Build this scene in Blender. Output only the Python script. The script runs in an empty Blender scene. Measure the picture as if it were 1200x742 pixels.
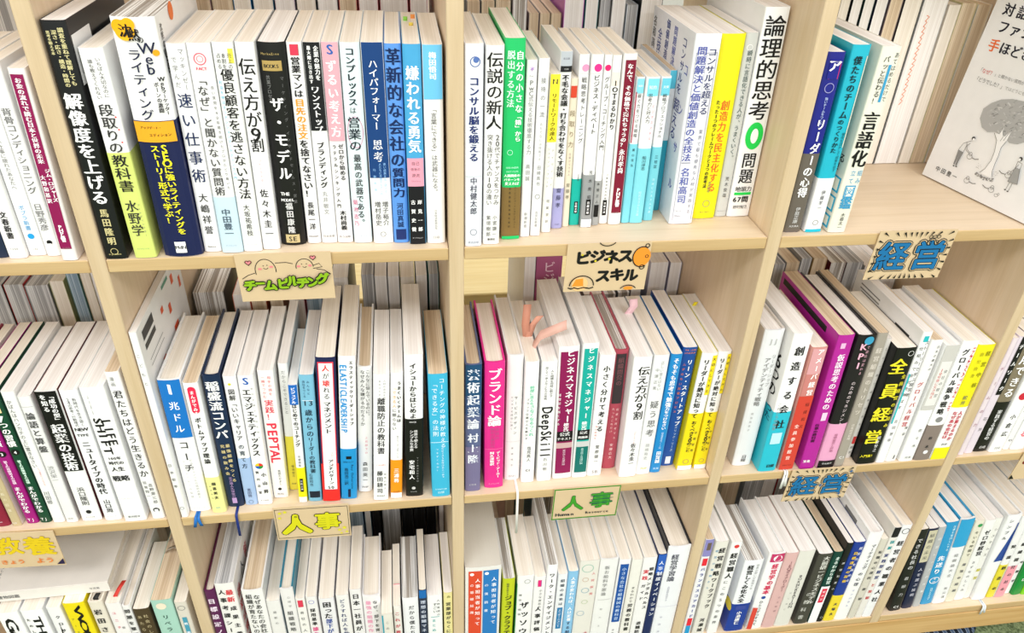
import bpy, math, random
from mathutils import Matrix, Vector
import mathutils
random.seed(7)
SC = bpy.context.scene
COL = SC.collection
# ------------------------------------------------------------------ camera
cd = bpy.data.cameras.new('camera'); cam = bpy.data.objects.new('camera', cd); COL.objects.link(cam)
F_PX = 892.254
CR, CU, CF = (0.989978, -0.137042, 0.034100), (0.046274, 0.542920, 0.838509), (0.133424, 0.828527, -0.543820)
CP = (-0.040697, -0.649944, 0.345141)
cd.sensor_fit = 'HORIZONTAL'; cd.sensor_width = 36.0; cd.lens = F_PX / 1200 * 36.0
cd.clip_start = 0.02; cd.clip_end = 50
cam.matrix_world = Matrix(((CR[0], CU[0], -CF[0], CP[0]), (CR[1], CU[1], -CF[1], CP[1]), (CR[2], CU[2], -CF[2], CP[2]), (0, 0, 0, 1)))
SC.camera = cam
# ------------------------------------------------------------------ light
w = bpy.data.worlds.new('room_light'); SC.world = w; w.use_nodes = True
bgn = w.node_tree.nodes['Background']; bgn.inputs[0].default_value = (1.0, 0.985, 0.965, 1); bgn.inputs[1].default_value = 1.02
def area(name, loc, sx, sy, power, col=(1, 0.985, 0.955)):
    l = bpy.data.lights.new(name, 'AREA'); l.shape = 'RECTANGLE'; l.size = sx; l.size_y = sy; l.energy = power; l.color = col
    o = bpy.data.objects.new(name, l); COL.objects.link(o); o.location = loc
    return o
area('ceiling_panel', (-1.1, -1.5, 1.75), 1.2, 0.6, 26)
area('ceiling_panel', (1.1, -1.7, 1.75), 1.2, 0.6, 22)
area('ceiling_panel', (-0.6, -3.6, 1.75), 1.2, 0.6, 42)
area('ceiling_panel', (1.6, -3.6, 1.75), 1.2, 0.6, 42)
area('ceiling_panel', (0.2, 1.7, 1.75), 1.2, 0.6, 21)
SC.view_settings.view_transform = 'Standard'; SC.view_settings.look = 'None'
SC.view_settings.exposure = 0.24; SC.view_settings.gamma = 1.0; SC.view_settings.use_curve_mapping = False
# ------------------------------------------------------------------ materials
MATS = {}
def lin(c):
    c /= 255.0
    return c / 12.92 if c <= 0.04045 else ((c + 0.055) / 1.055) ** 2.4
def rgb(h):
    if len(h) == 3: h = ''.join(a * 2 for a in h)
    return tuple(lin(int(h[i:i + 2], 16)) for i in (0, 2, 4)) + (1.0,)
def base_mat(name, rough=0.5, spec=0.4):
    m = bpy.data.materials.new(name); m.use_nodes = True
    b = m.node_tree.nodes['Principled BSDF']; b.inputs['Roughness'].default_value = rough
    b.inputs['Specular IOR Level'].default_value = spec
    return m, m.node_tree, b
def paper(h, rough=0.42, kind='cover'):
    k = (h, rough, kind)
    if k in MATS: return MATS[k]
    m, nt, b = base_mat('%s_%s' % (kind, h), rough)
    N, L = nt.nodes, nt.links
    tc = N.new('ShaderNodeTexCoord'); n = N.new('ShaderNodeTexNoise'); n.inputs['Scale'].default_value = 60; n.inputs['Detail'].default_value = 3
    L.new(tc.outputs['Object'], n.inputs['Vector'])
    mx = N.new('ShaderNodeMixRGB'); mx.blend_type = 'MULTIPLY'; mx.inputs[0].default_value = 0.10
    mx.inputs[1].default_value = rgb(h); L.new(n.outputs['Fac'], mx.inputs[2]); L.new(mx.outputs[0], b.inputs['Base Color'])
    bp = N.new('ShaderNodeBump'); bp.inputs['Strength'].default_value = 0.05; bp.inputs['Distance'].default_value = 0.0006
    n2 = N.new('ShaderNodeTexNoise'); n2.inputs['Scale'].default_value = 18; L.new(tc.outputs['Object'], n2.inputs['Vector'])
    L.new(n2.outputs['Fac'], bp.inputs['Height']); L.new(bp.outputs[0], b.inputs['Normal'])
    MATS[k] = m
    return m
def print_mat():
    if 'print' in MATS: return MATS['print']
    m, nt, b = base_mat('printed_ink', 0.5, 0.3)
    a = nt.nodes.new('ShaderNodeAttribute'); a.attribute_name = 'ink'
    nt.links.new(a.outputs['Color'], b.inputs['Base Color']); MATS['print'] = m
    return m
PG = {'w': ('faf6f3', 'ebe5e0', .8), 'c': ('f7efe4', 'e9dfd0', .8), 't': ('e8d6bc', 'ccb496', .8), 'm': ('efedea', '9f968c', 1.6), 'g': ('d9d9da', '9a9a9c', 1.0), 'b': ('b9cad6', '8298aa', 1.2), 'k': ('2a2a2c', '151515', .8), 'box': ('dcd8ce', 'd4cfc4', .1)}
def page_mat(k):
    if ('pg', k) in MATS: return MATS[('pg', k)]
    c1, c2, amt = PG[k]
    m, nt, b = base_mat('page_edges_' + {'w': 'white', 'c': 'cream', 't': 'tan', 'm': 'sectioned', 'g': 'grey', 'b': 'bluish', 'k': 'black', 'box': 'board'}[k], 0.75, 0.15)
    N, L = nt.nodes, nt.links
    tc = N.new('ShaderNodeTexCoord')
    mp = N.new('ShaderNodeMapping'); mp.inputs['Scale'].default_value = (1400, 8, 8); L.new(tc.outputs['Object'], mp.inputs[0])
    n = N.new('ShaderNodeTexNoise'); n.inputs['Scale'].default_value = 1; n.inputs['Detail'].default_value = 3; L.new(mp.outputs[0], n.inputs['Vector'])
    mp2 = N.new('ShaderNodeMapping'); mp2.inputs['Scale'].default_value = (330, 3, 3); L.new(tc.outputs['Object'], mp2.inputs[0])
    n2 = N.new('ShaderNodeTexNoise'); n2.inputs['Scale'].default_value = 1; n2.inputs['Detail'].default_value = 1; L.new(mp2.outputs[0], n2.inputs['Vector'])
    ad = N.new('ShaderNodeMath'); ad.operation = 'MULTIPLY'; L.new(n.outputs['Fac'], ad.inputs[0]); L.new(n2.outputs['Fac'], ad.inputs[1])
    cr = N.new('ShaderNodeValToRGB'); cr.color_ramp.elements[0].position = max(0.0, 0.25 - .06 / max(amt, .1)); cr.color_ramp.elements[1].position = 0.25 + .08 / max(amt, .1)
    if cr.color_ramp.elements[1].position > 1: cr.color_ramp.elements[1].position = 1
    cr.color_ramp.elements[0].color = rgb(c2); cr.color_ramp.elements[1].color = rgb(c1)
    L.new(ad.outputs[0], cr.inputs[0]); L.new(cr.outputs[0], b.inputs['Base Color'])
    bp = N.new('ShaderNodeBump'); bp.inputs['Strength'].default_value = 0.14 if k != 'box' else 0.02; bp.inputs['Distance'].default_value = 0.0005
    L.new(n.outputs['Fac'], bp.inputs['Height']); L.new(bp.outputs[0], b.inputs['Normal'])
    MATS[('pg', k)] = m
    return m
def wood(key, c1, c2, grain, rough=0.45):
    if key in MATS: return MATS[key]
    m, nt, b = base_mat(key, rough, 0.35)
    N, L = nt.nodes, nt.links
    tc = N.new('ShaderNodeTexCoord'); mp = N.new('ShaderNodeMapping')
    s = {'x': (3, 60, 60), 'z': (60, 60, 3)}[grain]; mp.inputs['Scale'].default_value = s
    L.new(tc.outputs['Object'], mp.inputs[0])
    n = N.new('ShaderNodeTexNoise'); n.inputs['Scale'].default_value = 1.6; n.inputs['Detail'].default_value = 5; n.inputs['Distortion'].default_value = 0.6
    L.new(mp.outputs[0], n.inputs['Vector'])
    mp2 = N.new('ShaderNodeMapping'); mp2.inputs['Scale'].default_value = tuple(v * 12 if v > 10 else v * 8 for v in s); L.new(tc.outputs['Object'], mp2.inputs[0])
    n2 = N.new('ShaderNodeTexNoise'); n2.inputs['Scale'].default_value = 1; n2.inputs['Detail'].default_value = 2; L.new(mp2.outputs[0], n2.inputs['Vector'])
    cr = N.new('ShaderNodeValToRGB'); cr.color_ramp.elements[0].position = .3; cr.color_ramp.elements[1].position = .7
    cr.color_ramp.elements[0].color = rgb(c2); cr.color_ramp.elements[1].color = rgb(c1); L.new(n.outputs['Fac'], cr.inputs[0])
    mx = N.new('ShaderNodeMixRGB'); mx.blend_type = 'MULTIPLY'; mx.inputs[0].default_value = 0.13
    L.new(cr.outputs[0], mx.inputs[1]); L.new(n2.outputs['Fac'], mx.inputs[2]); L.new(mx.outputs[0], b.inputs['Base Color'])
    bp = N.new('ShaderNodeBump'); bp.inputs['Strength'].default_value = 0.08; bp.inputs['Distance'].default_value = 0.0006
    L.new(n2.outputs['Fac'], bp.inputs['Height']); L.new(bp.outputs[0], b.inputs['Normal'])
    MATS[key] = m
    return m
# ------------------------------------------------------------------ mesh helpers
def link_mesh(name, V, F, mats, fm=None, parent=None, ink=None, smooth=False):
    me = bpy.data.meshes.new(name); me.from_pydata(V, [], F)
    for m in mats: me.materials.append(m)
    if fm:
        for p, i in zip(me.polygons, fm): p.material_index = i
    if smooth:
        for p in me.polygons: p.use_smooth = True
    if ink:
        at = me.color_attributes.new('ink', 'FLOAT_COLOR', 'CORNER')
        buf = []
        for p, c in zip(me.polygons, ink): buf.extend(c * p.loop_total)
        at.data.foreach_set('color', buf)
    me.update()
    o = bpy.data.objects.new(name, me); COL.objects.link(o)
    if parent: o.parent = parent
    return o
def empty(name, loc, rot=(0, 0, 0), label=None, cat=None, group=None):
    o = bpy.data.objects.new(name, None); COL.objects.link(o); o.location = loc; o.rotation_euler = rot; o.empty_display_size = .02
    if label: o['label'] = label
    if cat: o['category'] = cat
    if group: o['group'] = group
    return o
def box(V, F, x0, x1, y0, y1, z0, z1, bev=0.0):
    n = len(V)
    if bev <= 0:
        V += [(x0, y0, z0), (x1, y0, z0), (x1, y1, z0), (x0, y1, z0), (x0, y0, z1), (x1, y0, z1), (x1, y1, z1), (x0, y1, z1)]
        F += [tuple(n + i for i in f) for f in ((0, 3, 2, 1), (4, 5, 6, 7), (0, 1, 5, 4), (1, 2, 6, 5), (2, 3, 7, 6), (3, 0, 4, 7))]
        return
    b = bev
    for (x, sx) in ((x0, 1), (x1, -1)):
        for (y, sy) in ((y0, 1), (y1, -1)):
            for (z, sz) in ((z0, 1), (z1, -1)):
                V += [(x, y + sy * b, z + sz * b), (x + sx * b, y, z + sz * b), (x + sx * b, y + sy * b, z)]
    def c(ix, iy, iz, k): return n + ((ix * 2 + iy) * 2 + iz) * 3 + k
    F += [(c(0, 0, 0, 0), c(0, 0, 1, 0), c(0, 1, 1, 0), c(0, 1, 0, 0)), (c(1, 0, 0, 0), c(1, 1, 0, 0), c(1, 1, 1, 0), c(1, 0, 1, 0)),
          (c(0, 0, 0, 1), c(1, 0, 0, 1), c(1, 0, 1, 1), c(0, 0, 1, 1)), (c(0, 1, 0, 1), c(0, 1, 1, 1), c(1, 1, 1, 1), c(1, 1, 0, 1)),
          (c(0, 0, 0, 2), c(0, 1, 0, 2), c(1, 1, 0, 2), c(1, 0, 0, 2)), (c(0, 0, 1, 2), c(1, 0, 1, 2), c(1, 1, 1, 2), c(0, 1, 1, 2))]
    for i in (0, 1):
        for j in (0, 1):
            F.append((c(i, j, 0, 0), c(i, j, 1, 0), c(i, j, 1, 1), c(i, j, 0, 1)))
            F.append((c(0, i, j, 1), c(0, i, j, 2), c(1, i, j, 2), c(1, i, j, 1)))
            F.append((c(i, 0, j, 0), c(i, 0, j, 2), c(i, 1, j, 2), c(i, 1, j, 0)))
    for i in (0, 1):
        for j in (0, 1):
            for k in (0, 1): F.append((c(i, j, k, 0), c(i, j, k, 1), c(i, j, k, 2)))
# ------------------------------------------------------------------ lettering
GLY = {}
def load_glyphs(pairs):
    tmp = []
    for c, bold in sorted({(c, 0) for c, b_ in pairs}):
        cu = bpy.data.curves.new('g', 'FONT'); cu.body = c; cu.resolution_u = 2; cu.fill_mode = 'FRONT'
        o = bpy.data.objects.new('g', cu); COL.objects.link(o); tmp.append((c, bold, o, cu))
    dg = bpy.context.evaluated_depsgraph_get()
    for c, bold, o, cu in tmp:
        me = bpy.data.meshes.new_from_object(o.evaluated_get(dg), depsgraph=dg)
        vs = [(v.co.x, v.co.y) for v in me.vertices]; fs = [tuple(p.vertices) for p in me.polygons]
        GLY[(c, 0)] = GLY[(c, 1)] = GLY[(c, 2)] = (vs, fs); bpy.data.meshes.remove(me)
    for c, bold, o, cu in tmp: bpy.data.objects.remove(o); bpy.data.curves.remove(cu)
ROT = set('ー〜「」『』（）()-―…')
class Ink:
    """flat print: every shape is laid out in (a, b) metres on a surface, place(a, b, lift) maps it to 3-D"""
    def __init__(s, place, K=2, sub=1.5e-5, base=0.00014):
        s.base = base
        s.V = []; s.F = []; s.C = []; s.place = place; s.n = 0; s.last = None; s.K = K; s.sub = sub; s.k = 0
    def poly(s, vs, fs, col):
        s.n += col != s.last; s.last = col; s.k = (s.k + 1) % s.K; lift = s.base + s.K * s.sub * 1.3 * s.n + s.k * s.sub; k = len(s.V)
        s.V += [s.place(a, b, lift) for a, b in vs]
        c = rgb(col)
        for f in fs: s.F.append(tuple(k + i for i in f)); s.C.append(c)
    def rect(s, a0, a1, b0, b1, col):
        n = 6; vs = []; fs = []
        for i in range(n + 1):
            a = a0 + (a1 - a0) * i / n; vs += [(a, b0), (a, b1)]
        for i in range(n): fs.append((2 * i, 2 * i + 2, 2 * i + 3, 2 * i + 1))
        s.poly(vs, fs, col)
    def disc(s, a, b, r, col, rb=None):
        rb = rb or r
        vs = [(a + r * math.cos(t * math.pi / 12), b + rb * math.sin(t * math.pi / 12)) for t in range(24)]
        s.poly(vs, [tuple(range(24))], col)
    def stroke(s, pts, wd, col, closed=False):
        if closed: pts = list(pts) + [pts[0]]
        vs = []; fs = []
        n = len(pts)
        for i, (x, y) in enumerate(pts):
            if closed: p, q = pts[(i - 1) % (n - 1)], pts[(i + 1) % (n - 1)]
            else: p, q = pts[max(i - 1, 0)], pts[min(i + 1, n - 1)]
            dx, dy = q[0] - p[0], q[1] - p[1]; l = math.hypot(dx, dy) or 1
            ox, oy = -dy / l * wd / 2, dx / l * wd / 2
            vs += [(x + ox, y + oy), (x - ox, y - oy)]
        for i in range(n - 1): fs.append((2 * i, 2 * i + 1, 2 * i + 3, 2 * i + 2))
        s.poly(vs, fs, col)
    def ring(s, a, b, r, wd, col, rb=None, t0=0, t1=360):
        rb = rb or r; n = 24
        s.stroke([(a + r * math.cos(math.radians(t0 + (t1 - t0) * i / n)), b + rb * math.sin(math.radians(t0 + (t1 - t0) * i / n))) for i in range(n + 1)], wd, col)
    def glyph(s, c, a, b, size, col, bold, rot=0, sx=1.0, sy=1.0):
        g = GLY.get((c, bold))
        if not g or not g[0]: return
        vs, fs = g; xs = [v[0] for v in vs]
        cx = (min(xs) + max(xs)) / 2 if ord(c) < 0x2000 or rot else 0.5
        if rot: cx = 0.5 if ord(c) > 0x2000 else cx
        out = []
        for x, y in vs:
            dx, dy = (x - cx) * size, (y - 0.38) * size
            if rot: dx, dy = dy, -dx
            dx *= sx; dy *= sy
            out.append((a + dx, b + dy))
        if bold == 1 or (bold == 0 and size > .006):
            e = size * (.034 if bold else .014); s.poly([(x - e, y + e * .4) for x, y in out], fs, col); s.poly([(x + e, y - e * .4) for x, y in out], fs, col)
        else: s.poly(out, fs, col)
    def vert(s, txt, a, b0, b1, size, col, bold):
        n = len(txt); pitch = (b0 - b1) / n; g = min(size * 1.22, pitch * 1.16); sy = min(1.12, max(.86, pitch / g))
        for i, c in enumerate(txt):
            if c in '_　': continue
            aa, bb = a, b0 - pitch * (i + .5)
            if c in '、。': aa += g * .55; bb += g * .55
            if c in 'っゃゅょッャュョァィェォ': aa += g * .08; bb += g * .06
            k = 1.3 if ord(c) < 0x2000 and c not in ROT else 1.0; s.glyph(c, aa, bb, g * k, col, bold, rot=c in ROT, sy=sy if k == 1 else 1)
    def horiz(s, txt, a, b, width, col, bold, hmax=1e9):
        adv = [1.0 if ord(c) > 0x2000 else 0.62 for c in txt]; g = min(width / sum(adv), hmax); x = a - g * sum(adv) / 2
        for c, w_ in zip(txt, adv):
            if c not in '_ ': s.glyph(c, x + g * w_ / 2, b, g, col, bold)
            x += g * w_
    def side(s, txt, a, b0, b1, size, col, bold):
        n = sum(0.62 if ord(c) < 0x2000 else 1.0 for c in txt); g = (b0 - b1) / n; y = b0
        for c in txt:
            w_ = 0.62 if ord(c) < 0x2000 else 1.0
            if c not in '_ ':
                gl = GLY.get((c, bold)); xs = [v[0] for v in gl[0]]; cx = (min(xs) + max(xs)) / 2
                h = min(size, g * 1.9)
                for e in ((-.03, .03) if bold else (0,)): s.poly([(a + (yy - 0.36) * h + e * h * .5, y - g * w_ / 2 - (x - cx + e) * g * 1.0) for x, yy in gl[0]], gl[1], col)
            y -= g * w_
    def build(s, name, parent):
        if not s.V: return None
        return link_mesh(name, s.V, s.F, [print_mat()], None, parent, s.C)
def parse(pr):
    out = []
    for it in pr.split(';'):
        it = it.strip()
        if not it: continue
        face = 'S'
        if it[1] == ':': face = it[0]; it = it[2:]
        out.append((face, it.split()))
    return out
def chars_of(pr):
    r = set()
    for f, p in parse(pr):
        if p[0] in 'vsh':
            b = 1 if p[-1] == 'b' else 0
            for c in p[1]:
                if c not in '_　 ': r.add((c, b))
    return r
def draw(ink, items, W, H, flip=1, a0=0.0):
    """items in fractions: a = a0 + flip*(u)*W, b = H*(1-v)"""
    def A(u): return a0 + u * W
    def Bv(v): return H * (1 - v)
    for p in items:
        k = p[0]
        if k == 'r':
            u0, u1, v0, v1 = map(float, p[1:5]); ink.rect(A(u0), A(u1), Bv(v1), Bv(v0), p[5])
        elif k == 't':
            u0, u1, v0, v1 = map(float, p[1:5]); ink.poly([(A(u0), Bv(v1)), (A(u1), Bv(v1)), (A(u1), Bv(v0))], [(0, 1, 2)], p[5])
        elif k == 'o': ink.disc(A(float(p[1])), Bv(float(p[2])), float(p[3]) * W, p[4])
        elif k == 'e': ink.disc(A(float(p[1])), Bv(float(p[2])), float(p[3]) * W, p[5], float(p[4]) * W)
        elif k == 'E': ink.ring(A(float(p[1])), Bv(float(p[2])), float(p[3]) * W, .0004, p[5], float(p[4]) * W)
        elif k == 'O': ink.ring(A(float(p[1])), Bv(float(p[2])), float(p[3]) * W, max(.0004, float(p[3]) * W * .16), p[4])
        elif k == 'w':
            a, b, r = A(float(p[1])), Bv(float(p[2])), float(p[3]) * W
            for i, c in enumerate(('e8302a', 'f2c81a', '1f5fc0', '22903a')):
                ink.poly([(a, b)] + [(a + r * math.cos(math.radians(i * 90 + t)), b + r * math.sin(math.radians(i * 90 + t))) for t in range(0, 91, 15)], [tuple(range(8))], c)
        elif k == 'v': ink.vert(p[1], A(float(p[2])), Bv(float(p[3])), Bv(float(p[4])), float(p[5]) * W, p[6], 1 if p[-1] == 'b' else 0)
        elif k == 's': ink.side(p[1], A(float(p[2])), Bv(float(p[3])), Bv(float(p[4])), float(p[5]) * W * 1.1, p[6], 1 if p[-1] == 'b' else 0)
        elif k == 'h': ink.horiz(p[1], A(float(p[2])), Bv(float(p[3])), float(p[4]) * W, p[5], 1 if p[-1] == 'b' else 0, hmax=W * .85)
# ------------------------------------------------------------------ a book
def profile(w, d, bulge, t, off=0.0, y_end=None):
    """open U: right fore-edge -> spine -> left fore-edge; returns outer and inner point lists, spine in the middle"""
    hw = w / 2 + off; r = min(.0016, w * .12); ye = d if y_end is None else y_end
    out = [(hw, ye), (hw, r + bulge)]
    N = 8
    for i in range(N + 1):
        x = (hw - r * .35) * (1 - 2 * i / N); out.append((x, bulge * (x / hw) ** 2 - off + (r * .35 if i in (0, N) else 0)))
    out += [(-hw, r + bulge), (-hw, ye)]
    inn = []
    for (x, y) in out:
        f = (hw - t) / hw; inn.append((x * f if abs(x) < hw else math.copysign(hw - t, x), max(y, 0 - off) + t if abs(x) < hw else max(y, t + bulge)))
    return out, inn
def shell(out, inn, z0, z1, spine_rng):
    V = []; F = []; M = []
    n = len(out)
    for (x, y) in out: V += [(x, y, z0), (x, y, z1)]
    for (x, y) in inn: V += [(x, y, z0), (x, y, z1)]
    for i in range(n - 1):
        sp = 0 if spine_rng[0] <= i < spine_rng[1] else 1
        F.append((2 * i, 2 * i + 1, 2 * i + 3, 2 * i + 2)); M.append(sp)
        a = 2 * n + 2 * i; F.append((a, a + 2, a + 3, a + 1)); M.append(sp)
        F.append((2 * i + 1, 2 * n + 2 * i + 1, 2 * n + 2 * i + 3, 2 * i + 3)); M.append(sp)
        F.append((2 * i, 2 * i + 2, 2 * n + 2 * i + 2, 2 * n + 2 * i)); M.append(sp)
    for i in (0, n - 1):
        F.append((2 * i, 2 * n + 2 * i, 2 * n + 2 * i + 1, 2 * i + 1)); M.append(1)
    return V, F, M
def make_book(x, y, z, w, h, d, lean, rz, o, cat='book', group=None, back=False):
    root = empty('book', (x, y, z), (0, lean, math.radians(rz)), o['label'], cat, group)
    hard = o.get('hard', 0); bulge = o.get('bulge', .0016 if hard else .0008)
    bulge = min(bulge, w * .22)
    t = min(.0021 if hard else .00045, w * .16)
    cov = paper(o['cov'], o.get('rough', .38)); side = paper(o['side'], .4) if 'side' in o else cov
    out, inn = profile(w, d, bulge, t)
    V, F, M = shell(out, inn, 0, h, (1, 11))
    cvr = link_mesh('cover', V, F, [cov, side], M, root)
    # page block with the same front curve
    ov = .0028 if hard else .0004; e = .0028 if hard else .0006
    ps = [(px, py) for px, py in inn[1:-1]]
    ps = [(max(-w / 2 + t, min(w / 2 - t, px)) * .995, py + .0002) for px, py in ps]
    ps = [(w / 2 - t - .00005, d - e)] + ps + [(-w / 2 + t + .00005, d - e)]
    n = len(ps); dome = .0008
    V = [(a, b, ov) for a, b in ps] + [(a, b, h - ov) for a, b in ps]; F = [tuple(range(n)), tuple(range(2 * n - 1, n - 1, -1))]
    for i in range(n): j = (i + 1) % n; F.append((i, n + i, n + j, j))
    link_mesh('page_block', V, F, [page_mat(o.get('page', 'c'))], None, root)
    sp = lambda X, off=0.0: bulge * (X / (w / 2)) ** 2
    bandoff = .00022 if 'band' in o else 0
    if 'band' in o:
        v0, bc = o['band']; hb = h * (1 - v0)
        bo, bi = profile(w, d, bulge, .00012, .00022)
        V, F, M = shell(bo, bi, .0002, hb, (0, 0)); link_mesh('paper_band', V, F, [paper(bc, .35, 'band')], None, root)
    if back: return root
    it = parse(o.get('pr', ''))
    pl = lambda a, b, l: (a, sp(a) - bandoff - l, b)
    lb_ = .00014 + bulge * .34; ink = Ink(pl, base=lb_); cv = cvr
    for p in [p for f, p in it if f == 'S']:
        if p[0] == 'r' and (float(p[2]) - float(p[1])) * (float(p[4]) - float(p[3])) > .05:
            q = Ink(pl, base=lb_); q.n = ink.n + 1; ink.n += 2; draw(q, [p], w * .94, h, a0=-w * .47); q.build('color_panel', cv); ink.last = None
        else: draw(ink, [p], w * .94, h, a0=-w * .47)
    ink.build('spine_print', cv)
    for f, sx in (('L', -1), ('R', 1)):
        its = [p for ff, p in it if ff == f]
        if not its: continue
        if f == 'L': ik = Ink(lambda a, b, l: (-w / 2 - bandoff - l, -a, b)); draw(ik, its_flip(its), d, h, a0=-d)
        else: ik = Ink(lambda a, b, l: (w / 2 + bandoff + l, a, b)); draw(ik, its, d, h, a0=0)
        ik.build('cover_print', cv)
    return root
def its_flip(its):
    r = []
    for p in its:
        p = list(p)
        if p[0] in 'rt': u0, u1 = float(p[1]), float(p[2]); p[1], p[2] = str(1 - u1), str(1 - u0)
        elif p[0] in 'oOw': p[1] = str(1 - float(p[1]))
        else: p[2] = str(1 - float(p[2]))
        r.append(p)
    return r
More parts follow.
